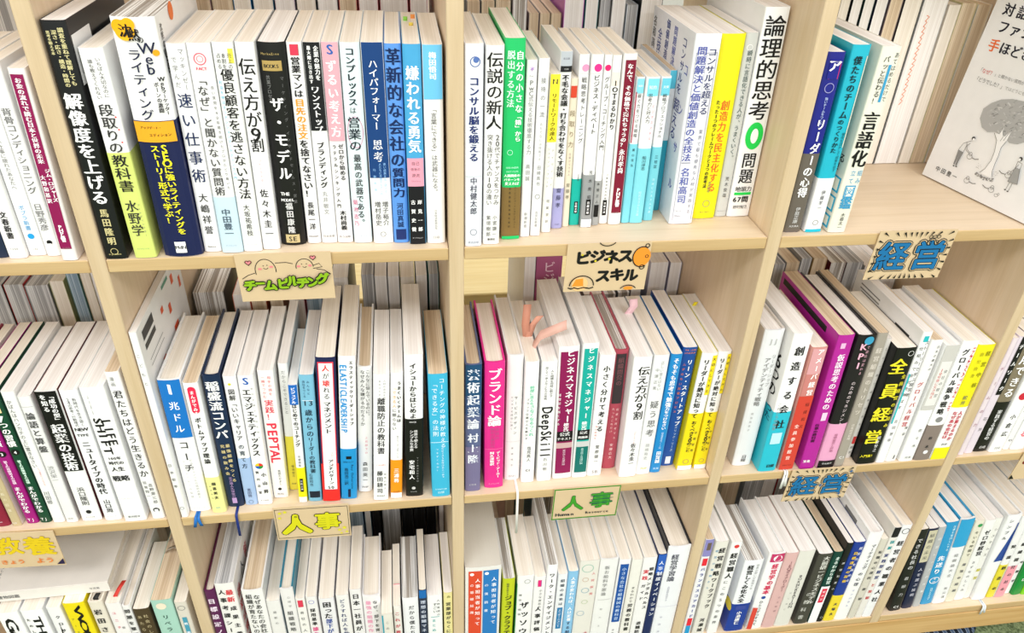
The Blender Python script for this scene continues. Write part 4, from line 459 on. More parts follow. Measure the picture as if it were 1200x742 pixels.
('B4', 0.7588, 0.0068, -0.3367, 0.0213, 0.188, 0.129, 0.0004, 0, {'label': 'white book with pink bold lettering at picture edge, sixth on the far right middle shelf', 'cov': 'fafafa', 'pr': 'v 会社を変える .35 0.424 0.890 .4 f0506a b;v 組織力 .7 0.474 0.836 .3 222'}),
('C0', -0.5404, 0.002, -0.6709, 0.0238, 0.1936, 0.129, 0, 0, {'label': 'white book with huge black sideways capitals, first from left in the bottom left compartment', 'cov': 'fafafa', 'pr': 's GA .5 .06 .3 .7 111 b'}),
('C0', -0.5128, 0.002, -0.6709, 0.0249, 0.1942, 0.129, 0, 0, {'label': 'white book with heavy black sideways capitals, second from left in the bottom left compartment', 'cov': 'fbfbfb', 'pr': 's THINK .62 .06 .5 .5 111 b;v たのしい .2 .06 .3 .16 222 b'}),
('C0', -0.4874, 0.002, -0.6709, 0.0162, 0.1959, 0.129, 0, 0, {'label': 'slim white and black paperback, third from left in the bottom left compartment', 'cov': 'f4f4f4', 'pr': 'v クロサワの .6 .06 .4 .3 222 b;t 0 .5 .15 .6 111'}),
('C0', -0.4634, 0.002, -0.6709, 0.0249, 0.2004, 0.148, 0, 0, {'label': 'bright yellow book with black sideways capitals, fourth from left in the bottom left compartment', 'cov': 'f0dc18', 'pr': 's WORK .62 .06 .5 .46 111 b;v アースマネジ .2 .12 .5 .14 443'}),
('C0', -0.4389, 0.002, -0.6709, 0.0166, 0.1987, 0.148, 0, 0, {'label': 'beige book with black handwritten title, fifth from left in the bottom left compartment', 'cov': 'e9e1d2', 'pr': 'v 岩田さん .5 .05 .4 .5 222 b', 'hard': 1}),
('C0', -0.4197, 0.002, -0.6709, 0.0171, 0.1937, 0.129, -0.0003, 0, {'label': 'white paperback with thin pink title, sixth from left in the bottom left compartment', 'cov': 'f2efee', 'pr': 'v ユニチームは .4 .06 .5 .26 d8506a;v 世界一 .7 .2 .5 .22 444'}),
('C0', -0.4056, 0.002, -0.6709, 0.0099, 0.1859, 0.129, -0.0002, 0, {'label': 'slim white book with dense black lettering, seventh from left in the bottom left compartment', 'cov': 'f0efed', 'pr': 'v 問題を整理し .5 .02 .4 .6 333 b', 'hard': 1}),
('C0', -0.3901, 0.002, -0.6709, 0.0199, 0.1779, 0.108, 0.0006, 0, {'label': 'dark brown book with pale lettering, eighth from left in the bottom left compartment', 'cov': '4a3b28', 'pr': 'v あたらしい .3 .05 .4 .26 c8b890;v 社会のしくみ .7 .05 .4 .26 c8b890'}),
('C0', -0.3635, 0.002, -0.6709, 0.0251, 0.1914, 0.129, 0, 0, {'label': 'mint green book with oval label, ninth from left in the bottom left compartment', 'cov': 'a9d3c4', 'pr': 'o .45 .06 .26 eadfc8;v リベラルアーツ .5 .14 .6 .28 2a4a40', 'page': 't'}),
('C0', -0.3419, 0.002, -0.6709, 0.0148, 0.1839, 0.129, 0, 0, {'label': 'narrow cream paperback with teal label, tenth from left in the bottom left compartment', 'cov': 'ddd7cb', 'pr': 'r .3 .7 .16 .4 4a9ab4;O .5 .06 .3 888;v 教養 .5 .18 .38 .3 fff'}),
('C1', -0.3045, 0.002, -0.6709, 0.0131, 0.2002, 0.148, 0.0025, 0, {'label': 'purple hardcover with white outlined title, first from left below the yellow-lettered small card', 'cov': '5c1f52', 'pr': 'v 目標設定ノート .5 .06 .6 .6 efe0ee b', 'side': '5a1840', 'page': 'c', 'hard': 1}),
('C1', -0.2858, 0.002, -0.6708, 0.0232, 0.2119, 0.148, 0.0055, 0, {'label': 'thick white book with red and black title, second from left below the yellow-lettered small card', 'cov': 'f1efec', 'pr': 'v 最新 .7 .05 .18 .36 d8303a b;v 成果主義型 .72 .19 .6 .3 222 b;v 人事考課シート集 .28 .04 .62 .32 222 b;R:v 最新成果主義型 .1 .1 .9 .1 c84a50;R:v 人事考課シート集 .3 .05 .9 .1 444;R:v 能力評価 .5 .05 .5 .1 c84a50', 'page': 'g'}),
('C1', -0.2535, 0.002, -0.6709, 0.0263, 0.1937, 0.129, -0.0015, 0, {'label': 'white hardcover with handwritten black title, third from left below the yellow-lettered small card', 'cov': 'f2f1ef', 'pr': 'v なぜあなたの会社は .68 .04 .5 .28 333;v 組織が育たないのか .3 .03 .5 .28 333', 'page': 't', 'hard': 1}),
('C1', -0.2314, 0.002, -0.6709, 0.0169, 0.1697, 0.108, 0.0015, 0, {'label': 'plain pale grey-white paperback, fourth from left below the yellow-lettered small card', 'cov': 'eceae8', 'pr': 'v 最新の .5 .1 .3 .24 888;v 人 .5 .55 .7 .6 222', 'page': 'c'}),
('C1', -0.2121, 0.002, -0.6709, 0.0165, 0.1905, 0.129, -0.0002, 0, {'label': 'white hardcover with teal endpapers, fifth from left below the yellow-lettered small card', 'cov': 'eeeceb', 'pr': 'v 心理学 .6 .06 .2 .22 999;v 組織戦略の考え方 .5 .22 .7 .4 666', 'side': '2f7f98', 'page': 'c', 'hard': 1}),
('C1', -0.1974, 0.002, -0.6709, 0.0117, 0.1696, 0.108, 0.0002, 0, {'label': 'slim white paperback with red-green flag, sixth from left below the yellow-lettered small card', 'cov': 'f3f1ed', 'pr': 'r .2 .8 .02 .1 d83a55;t .2 .8 .02 .1 1f9e66;v 会社の人事 .5 .13 .5 .4 444', 'page': 'c'}),
('C1', -0.1836, 0.002, -0.6709, 0.0137, 0.1709, 0.108, 0, 0, {'label': 'slim white paperback with violet emblem and pink title, seventh below the yellow-lettered small card', 'cov': 'efedec', 'pr': 'O .5 .06 .26 6a6ac0;v 採用基準 .5 .13 .35 .44 222 b;v 誰をつく .5 .36 .6 .5 e0508a b', 'page': 'c'}),
('C1', -0.1648, 0.002, -0.6709, 0.0194, 0.1647, 0.105, 0, 0, {'label': 'white paperback with bold black and blue title, eighth from left below the yellow-lettered small card', 'cov': 'ecebee', 'pr': 'v 困った .5 .04 .25 .5 222 b;v 部下がみるみる .5 .25 .7 .4 2a4a9a b', 'page': 'c'}),
('C1', -0.1443, 0.002, -0.6709, 0.0161, 0.1685, 0.108, 0, 0, {'label': 'white paperback with slanting navy title, ninth from left below the yellow-lettered small card', 'cov': 'f0eeec', 'pr': 'v どうすれば人を .45 .04 .45 .4 2a3a6a;v 動かせるか .5 .45 .7 .4 2a3a6a', 'page': 'c'}),
('C1', -0.127, 0.002, -0.6709, 0.0145, 0.1775, 0.108, 0, 0, {'label': 'white paperback with heavy black vertical title, tenth from left below the yellow-lettered small card', 'cov': 'efeded', 'pr': 'v 日本一社員がしあわせ .5 .04 .8 .56 222 b', 'page': 'c'}),
('C1', -0.1074, 0.002, -0.6709, 0.0234, 0.1613, 0.105, -0.0001, 0, {'label': 'white hardcover with pale pink and black title, eleventh from left below the yellow-lettered small card', 'cov': 'f1eff0', 'pr': 'v なぜ、部下を育てる .7 .05 .6 .24 444;v 最強の組織の作り方 .3 .05 .6 .28 f0a0c0', 'page': 'c', 'hard': 1}),
('C1', -0.088, -0.0162, -0.6709, 0.0141, 0.146, 0.105, 0.0001, 0, {'label': 'short cream pocket book with teal edge, twelfth from left below the yellow-lettered small card', 'cov': 'e8e4da', 'pr': 'v この会社は .5 .08 .5 .3 555;r 0 .14 .02 .9 2a9ab0', 'page': 'c'}),
('C1', -0.0749, -0.006, -0.6709, 0.0097, 0.146, 0.105, 0, 0, {'label': 'slim cream paperback with pink spot on pages, thirteenth from left below the yellow-lettered small card', 'cov': 'efece6', 'pr': 'v これが教科書 .5 .06 .6 .6 c8505a b', 'page': 'c'}),
('C1', -0.0571, 0.002, -0.6709, 0.0212, 0.1502, 0.105, 0, 0, {'label': 'white paperback with clearly separated page sections, fourteenth from left below the yellow-lettered small card', 'cov': 'f0f1f4', 'pr': 'v だから僕たちは .55 .1 .6 .32 333;v 組織を .25 .5 .7 .2 444', 'page': 'm'}),
('C1', -0.0403, 0.002, -0.6709, 0.01, 0.1636, 0.105, -0.0001, 0, {'label': 'slim dark blue paperback with bright blue head, fifteenth from left below the yellow-lettered small card', 'cov': '28324a', 'pr': 'r 0 1 0 .1 1a68b0;v 理想の組織マネジメント .5 .12 .8 .6 c8d0e0 b', 'page': 'c'}),
('C1', -0.0248, 0.002, -0.6709, 0.0199, 0.1507, 0.105, 0.0001, 0, {'label': 'white paperback with teal ruled brackets, sixteenth from left below the yellow-lettered small card', 'cov': 'f6f7f7', 'pr': 'v 人材育成の .75 .05 .3 .18 444;v すごい .5 .1 .25 .24 222;r .2 .8 .3 .306 2aa0a0;v まとめる .4 .32 .6 .26 2aa0a0', 'page': 'w'}),
('C1', -0.0066, 0.002, -0.6709, 0.0121, 0.1531, 0.105, -0.0011, 0, {'label': 'slim pale yellow paperback by the divider, seventeenth from left below the yellow-lettered small card', 'cov': 'ece2a0', 'pr': 'h ♨ .5 .05 .4 884;v 営業部がらくになる .5 .12 .7 .5 554 b', 'page': 'w'}),
('C2', 0.0401, 0.002, -0.6709, 0.0483, 0.1987, 0.148, 0, 0, {'label': 'very thick boxed pair with red and blue panels, first from left below the green-framed card', 'cov': 'eceae6', 'pr': 'r .07 .46 .035 1 d84a2e;r .5 .95 .035 1 2a78be;v 人事担当者が知って .34 .1 .62 .13 fff;v 人事担当者が知って .82 .1 .62 .13 fff;o .17 .065 .06 fff;o .6 .065 .06 fff;v の基礎知識 .17 .14 .5 .1 fff;v の実務書 .6 .14 .5 .1 fff', 'page': 'box'}),
('C2', 0.0751, 0.002, -0.6709, 0.0165, 0.1701, 0.108, 0, 0, {'label': 'lime green paperback with black title, second from left below the green-framed card', 'cov': 'c4d026', 'pr': 'v ジョブ・クラフティング .5 .2 .9 .55 222 b;v 職場を変える .4 .05 .2 .2 554', 'page': 'm'}),
('C2', 0.0979, 0.002, -0.6709, 0.0226, 0.1735, 0.108, -0.0003, 0, {'label': 'white paperback with green edge, third from left below the green-framed card', 'cov': 'f6f6f5', 'pr': 'v ザッソウ .5 .3 .75 .5 222 b;O .6 .07 .18 888;v 雑談・相談 .2 .2 .5 .16 555;L:r 0 .12 .1 1 22a04a;h ー .5 .8 .5 22a04a', 'page': 'c'}),
('C2', 0.1177, 0.002, -0.6709, 0.0158, 0.1683, 0.108, -0.0005, 0, {'label': 'white paperback with pink and blue square mark, fourth from left below the green-framed card', 'cov': 'f4f3f3', 'pr': 'r .3 .65 .04 .12 e02a7a;t .3 .65 .04 .12 2a8ad0;v 小さな会社の .6 .15 .4 .26 555;v 人事評価制度 .5 .36 .9 .48 222 b', 'page': 'c'}),
('C2', 0.1333, 0.002, -0.6709, 0.0143, 0.1903, 0.129, 0.0008, 0, {'label': 'white paperback bent at its cover, fifth from left below the green-framed card', 'cov': 'f7f7f9', 'pr': 'v ワーク・エンゲイジメント .5 .08 .8 .46 222 b', 'page': 'm'}),
('C2', 0.1489, 0.002, -0.6709, 0.0133, 0.1693, 0.108, -0.0002, 0, {'label': 'slim white paperback with blue patch, sixth from left below the green-framed card', 'cov': 'eff1f5', 'pr': 'v 組織の未来は .5 .05 .4 .4 345;r .2 .8 .42 .7 2a7ab0;v エンゲージメント .5 .44 .68 .3 fff', 'page': 'c'}),
('C2', 0.1633, 0.002, -0.6709, 0.0141, 0.173, 0.108, -0.0007, 0, {'label': 'light blue paperback with red numerals, seventh from left below the green-framed card', 'cov': '8cc4ea', 'pr': 'v 人事が変われば、人は定着 .5 .06 .62 .4 fff b;h 50 .5 .92 .6 e0304a b;v する組織 .5 .62 .85 .4 335', 'page': 'c'}),
('C2', 0.1844, 0.002, -0.6709, 0.027, 0.192, 0.129, 0.0002, 0, {'label': 'thick white book with pastel doodle pattern, eighth from left below the green-framed card', 'cov': 'e9e6de', 'pr': 'O .4 .08 .3 a9c8b8;O .35 .2 .16 c8a890;O .4 .32 .2 8ab0c0;O .45 .45 .16 b8c8a0;O .3 .58 .2 a0b8c8;v 人材採用 .75 .1 .4 .16 d8606a;v 大全 .75 .8 .9 .22 c84a58;R:r .05 .3 .6 .9 3a4a5a', 'page': 'c'}),
('C2', 0.2113, 0.002, -0.6709, 0.0255, 0.191, 0.129, 0.0007, 0, {'label': 'white hardcover with grey faint title, ninth from left below the green-framed card', 'cov': 'f0f0ef', 'pr': 'v 新お給料学原論 .4 .06 .4 .24 999;r .1 .9 .44 .443 aaa;v 能力主義 .4 .5 .9 .14 aaa', 'page': 'c', 'hard': 1}),
('C2', 0.2336, 0.002, -0.6709, 0.0165, 0.1879, 0.129, 0, 0, {'label': 'white paperback with blue label panel, tenth from left below the green-framed card', 'cov': 'f4f4f6', 'pr': 'r .1 .85 .05 .72 1d52a0;v 小さな会社の組織図の教科書 .48 .08 .7 .34 c8dcf4;v 岸本圭史 .4 .8 .95 .2 777', 'page': 'c'}),
('C2', 0.251, 0.002, -0.6709, 0.0152, 0.1856, 0.129, 0, 0, {'label': 'off-white paperback with small black title, eleventh from left below the green-framed card', 'cov': 'efede6', 'pr': 'v まるわかり .5 .3 .5 .3 333;v 労務の教科書 .5 .5 .85 .44 222 b', 'page': 'c'}),
('C2', 0.2691, 0.002, -0.6709, 0.0192, 0.1872, 0.129, -0.0005, 0, {'label': 'white paperback with bold red word, twelfth from left below the green-framed card', 'cov': 'f3f2f2', 'pr': 'v 実践 .3 .12 .26 .36 d8283a b;v 戦略メンタルヘルス .7 .1 .6 .3 222 b;v ガイド .3 .28 .5 .28 222 b;v 退職防止 .5 .74 .95 .34 333 b', 'page': 'c'}),
('C2', 0.2853, 0.002, -0.6709, 0.012, 0.1914, 0.129, -0.0004, 0, {'label': 'slim navy paperback with blue head, thirteenth from left below the green-framed card', 'cov': '1c2a5c', 'pr': 'r 0 1 0 .2 2a5cb8;v 人事制度イノベーション .5 .06 .7 .55 e8ecf8 b', 'page': 'c'}),
('C2', 0.3081, 0.002, -0.6709, 0.0323, 0.2037, 0.148, -0.0002, 0, {'label': 'tall white hardcover with black endpapers, fourteenth from left below the green-framed card', 'cov': 'f1f3f8', 'pr': 'v 経営学習論 .35 .07 .35 .3 445;v 人材育成を科学する .35 .4 .56 .1 99a;r 0 1 .62 .623 ccd;v 中原淳 .3 .7 .95 .12 aab;L:r .05 .2 .1 .22 999', 'side': '20222a', 'page': 'c', 'hard': 1}),
('C3', 0.3482, 0.002, -0.6709, 0.0124, 0.213, 0.148, 0, 0, {'label': 'slim white paperback with violet picture head, first from left below the lower blue-lettered card', 'cov': 'f2f2f6', 'pr': 'r 0 1 0 .16 8a86c0;r .3 .8 .03 .1 6a5a50;r .2 .8 .18 .25 e02a3a;v バランススコアカード .5 .26 .8 .46 3a4a9a b;r .2 .8 .8 .88 e02a3a;r .2 .8 .88 .97 2a9ad0', 'page': 't'}),
('C3', 0.3675, 0.002, -0.6709, 0.0187, 0.2067, 0.148, 0, 0, {'label': 'cream-white paperback with big black title, second from left below the lower blue-lettered card', 'cov': 'e8e5dc', 'pr': 'v 経営戦略 .62 .05 .36 .46 222 b;v ワークブック .6 .36 .7 .4 222 b;v 経営の実践から .2 .06 .5 .2 3a8ab8;v 河瀬誠 .5 .8 .97 .36 333 b', 'page': 'w'}),
('C3', 0.3895, 0.002, -0.6709, 0.0157, 0.2022, 0.148, 0, 0, {'label': 'white paperback with small green-red roundel, third from left below the lower blue-lettered card', 'cov': 'f7f7f7', 'pr': 'o .5 .04 .24 d83a3a;v 経営職人 .5 .1 .38 .6 222 b;v にこの5つの条件 .4 .38 .9 .36 888 b', 'page': 'w'}),
('C3', 0.4235, 0.002, -0.6709, 0.0286, 0.1607, 0.105, 0, 0, {'label': 'thick white book with royal blue lower band, fourth from left below the lower blue-lettered card', 'cov': 'f4f6fa', 'pr': 'v 経営しくみ化大全 .38 .06 .58 .3 222 b;v 社長の想いが実現する .75 .05 .4 .14 888;v 小池康仁 .5 .7 .9 .24 fff b;r .2 .8 .62 .68 3a4a9a;L:o .1 .66 .1 f0d84a', 'band': (0.6, '1f3f9c'), 'side': 'eef1f8', 'page': 'm'}),
('C3', 0.456, 0.002, -0.6709, 0.0245, 0.1701, 0.108, 0, 0, {'label': 'white hardcover with plum badge and crimson title, fifth from left below the lower blue-lettered card', 'cov': 'fafafa', 'pr': 'r .1 .95 0 .1 c23468;o .55 .055 .28 fff;v 経営学の .55 .12 .4 .36 d8285a b;v 基本 .5 .4 .52 .4 d8285a b;o .45 .56 .14 2a4a9a;v ひとつずつすべて .4 .6 .95 .22 333;r 0 .3 .7 1 d8483a', 'side': 'fafafa', 'page': 'w', 'hard': 1}),
('C3', 0.4786, 0.002, -0.6709, 0.0189, 0.1685, 0.108, -0.0006, 0, {'label': 'dusty pink paperback with thin dark lettering, sixth from left below the lower blue-lettered card', 'cov': 'dfb6b4', 'pr': 'v ーEQダイアローグー .6 .1 .5 .3 8a5a60;v 中土井僚 .6 .55 .8 .2 a07a80', 'page': 'w'}),
('C3', 0.5008, 0.002, -0.6709, 0.0243, 0.1703, 0.108, 0.0006, 0, {'label': 'textured cream book with small grey title, seventh from left below the lower blue-lettered card', 'cov': 'e4e2da', 'pr': 'v BORN .6 .3 .45 .2 555;v CREATION .62 .44 .75 .22 555;v はじめに .3 .5 .8 .12 888', 'page': 'w'}),
('C3', 0.5317, 0.002, -0.6709, 0.0219, 0.1599, 0.105, -0.0025, 0, {'label': 'charcoal book with dense pale lettering, eighth from left below the lower blue-lettered card', 'cov': '46443e', 'pr': 'v 大前研一ビジネスモデル .6 .03 .7 .42 d8d8d0 b;v の教科書 .3 .5 .95 .36 c8c8c0', 'page': 'w'}),
('C3', 0.5504, 0.002, -0.6709, 0.0142, 0.1618, 0.105, -0.0014, 0, {'label': 'dark green paperback with white foot panel, ninth from left below the lower blue-lettered card', 'cov': '0f4038', 'pr': 'v まるわかり経営 .55 .06 .44 .44 e0f0ea b;r 0 1 .47 1 f4f4f4;r .2 .8 .5 .7 d8284a;v 経済学 .5 .52 .68 .3 fff', 'page': 't'}),
('C3', 0.5631, 0.002, -0.6709, 0.0099, 0.1785, 0.108, 0.0001, 0, {'label': 'slim black paperback with small white text, tenth from left below the lower blue-lettered card', 'cov': '17171a', 'pr': 'v 評価制度の .5 .2 .6 .4 ddd;O .5 .94 .2 ccc', 'page': 'w'}),
('C3', 0.5777, 0.002, -0.6709, 0.0181, 0.1788, 0.108, 0.0011, 0, {'label': 'royal blue paperback with yellow foot, eleventh from left below the lower blue-lettered card', 'cov': '1e3c96', 'pr': 'v 経営力を高める .7 .04 .5 .26 dde b;v 目標達成の技術 .4 .1 .5 .3 f0c840 b;v 大塚久 .5 .74 .94 .3 335 b', 'band': (0.66, 'f2da3a'), 'page': 'w'}),
('C3', 0.5981, 0.002, -0.6709, 0.0216, 0.1954, 0.129, 0.0018, 0, {'label': 'white hardcover with barcode on its cover, twelfth from left below the lower blue-lettered card', 'cov': 'f8f8f8', 'pr': 'v マーケティング .6 .12 .4 .3 445;v の心理 .5 .42 .6 .3 445;v インパクト .5 .62 .85 .2 66a;L:r .25 .5 .05 .1 777', 'page': 'w', 'hard': 1}),
('C3', 0.6159, 0.002, -0.6709, 0.011, 0.1801, 0.129, -0.0034, 0, {'label': 'slim beige paperback with dark lettering, thirteenth from left below the lower blue-lettered card', 'cov': 'd8d3c6', 'pr': 'v 転職の心理的 .5 .12 .5 .46 555 b;v 数秘 .5 .55 .8 .46 555 b', 'page': 'c'}),
('C3', 0.6275, 0.002, -0.6709, 0.011, 0.2031, 0.148, -0.0002, 0, {'label': 'slim white paperback with teal and navy title, fourteenth from left below the lower blue-lettered card', 'cov': 'ece8e2', 'pr': 'r 0 1 0 .1 1c1c20;v 図解 .5 .12 .24 .5 2a9aa0 b;v 実践型経営 .5 .26 .56 .56 2a3a7a b;v と技術 .5 .58 .8 .5 c8303a b', 'page': 'c'}),
('C3', 0.6414, 0.002, -0.6709, 0.0156, 0.2062, 0.148, -0.0, 0, {'label': 'white paperback with bold title beside the divider, fifteenth from left below the lower blue-lettered card', 'cov': 'f4f4f7', 'pr': 'O .5 .06 .36 333;v 経営者の職業人社 .5 .14 .84 .56 222 b', 'page': 'c'}),
('C4', 0.6911, 0.0064, -0.67, 0.0191, 0.1875, 0.129, -0.0897, 0, {'label': 'black paperback with white lettering at divider, first from left in the bottom right compartment', 'cov': '1b1b1d', 'pr': 'v できる社長の .5 0.092 0.477 .4 ddd;v 着眼力 .5 0.527 0.838 .34 bbb;h CI .5 0.946 .5 eee b', 'page': 'c'}),
('C4', 0.7132, 0.0084, -0.67, 0.0169, 0.1856, 0.129, -0.109, 0, {'label': 'dark navy paperback with beige head panel, second from left in the bottom right compartment', 'cov': '1a2244', 'pr': 'r .1 .9 0.018 0.398 c8c2a8;v 組織の未来 .5 0.046 0.379 .4 555;v 人を選ぶ技術 .5 0.458 0.849 .36 ccd', 'page': 'w'}),
('C4', 0.7298, 0.0097, -0.6702, 0.0125, 0.1857, 0.129, -0.1167, 0, {'label': 'slim grey paperback, third from left in the bottom right compartment', 'cov': 'b9bbbd', 'pr': 'v 経営トップの仕事 .5 0.092 0.838 .4 f2f2f2', 'page': 'w'}),
('C4', 0.7483, 0.012, -0.6697, 0.0194, 0.1918, 0.129, -0.128, 0, {'label': 'sky blue paperback with ringed white word, fourth from left in the bottom right compartment', 'cov': '2c9ad0', 'pr': 'v 仕事を後回しにする .7 0.037 0.339 .22 dff;v 先送り .45 0.378 0.618 .5 fff b;O .5 0.691 .4 fff;v ゼロ .5 0.649 0.732 .22 fff b;v 時間を生み出す .5 0.785 0.945 .2 dff', 'page': 'w'}),
('C4', 0.7698, 0.011, -0.6695, 0.0226, 0.1966, 0.129, -0.1262, 0, {'label': 'white hardcover with cyan upper third, fifth from left in the bottom right compartment', 'cov': 'f5f6f8', 'pr': 'r 0 1 0.000 0.309 2f9fd2;v 組織論大全 .5 0.377 0.680 .26 999;v 秋山進 .6 0.784 0.945 .22 666', 'side': '2f9fd2', 'page': 'w', 'hard': 1}),
('C4', 0.7889, 0.012, -0.6701, 0.0148, 0.1894, 0.129, -0.1096, 0, {'label': 'slim cream paperback with green dot, sixth from left in the bottom right compartment', 'cov': 'eae6d4', 'pr': 'o .6 0.055 .26 3a9a5a;v 今いる仲間で .5 0.111 0.428 .36 665;v 最強の組織 .5 0.477 0.892 .36 777 b', 'page': 'c'}),
('C4', 0.8063, 0.0137, -0.6701, 0.0167, 0.1858, 0.129, -0.0989, 0, {'label': 'white paperback with black katakana title, seventh from left in the bottom right compartment', 'cov': 'f5f5f4', 'pr': 'v ゼロ秒経営 .55 0.111 0.428 .5 222 b;v きずなのしくみ .4 0.478 0.892 .3 666', 'page': 'w'}),
('C4', 0.8211, 0.0157, -0.6703, 0.0119, 0.1868, 0.129, -0.0949, 0, {'label': 'off-white paperback with yellow word near its foot, eighth from left in the bottom right compartment', 'cov': 'f0efea', 'pr': 'v システムズ .5 0.092 0.478 .4 555;v 経営 .5 0.579 0.785 .5 c8c030 b', 'page': 'w'}),
('C4', 0.8389, 0.01, -0.6699, 0.0226, 0.1961, 0.129, -0.0924, 0, {'label': 'white book with diagonal navy stripe and tassel, ninth from left in the bottom right compartment', 'cov': 'f7f8fa', 'pr': 'v シンプル .3 0.027 0.281 .26 555;t .3 1 0.092 0.527 2a4a96;r .88 1 0.092 0.527 2a4a96', 'side': 'f4f5f8', 'page': 'c', 'hard': 1}),
('C4', 0.8604, 0.0125, -0.6703, 0.0129, 0.188, 0.129, -0.0904, 0, {'label': 'slim white and yellow paperback, tenth from left in the bottom right compartment', 'cov': 'f4f4f4', 'pr': 'v 知識創造の .5 0.282 0.946 .5 333 b', 'band': (0.578, 'ebdc3e')}),
('C4', 0.8756, 0.012, -0.6702, 0.0165, 0.188, 0.129, -0.0896, 0, {'label': 'white and pink paperback with dark lettering, eleventh from left in the bottom right compartment', 'cov': 'f4f4f4', 'pr': 'r 0 1 0.599 1.000 f0a0ae;v 組織開発の基本 .5 0.282 0.946 .4 333 b'}),
('C4', 0.8929, 0.0162, -0.6704, 0.01, 0.188, 0.129, -0.0915, 0, {'label': 'thin white paperback with black title, twelfth from left in the bottom right compartment', 'cov': 'f4f4f4', 'pr': 'v 会社の数字 .5 0.282 0.892 .5 222 b'}),
('C4', 0.9061, 0.0121, -0.6702, 0.0153, 0.188, 0.129, -0.0895, 0, {'label': 'green and white paperback, thirteenth from left in the bottom right compartment', 'cov': 'f4f4f4', 'pr': 'v 経営者の .5 0.092 0.428 .4 222 b;v あそび .5 0.579 0.838 .4 fff b', 'band': (0.478, '12913c')}),
('C4', 0.9224, 0.011, -0.6702, 0.0161, 0.188, 0.129, -0.089, 0, {'label': 'lime and white paperback at the picture edge, fourteenth from left in the bottom right compartment', 'cov': 'f4f4f4', 'pr': 'v ひとり .5 0.579 0.892 .4 fff b', 'band': (0.528, '7ed321')})]
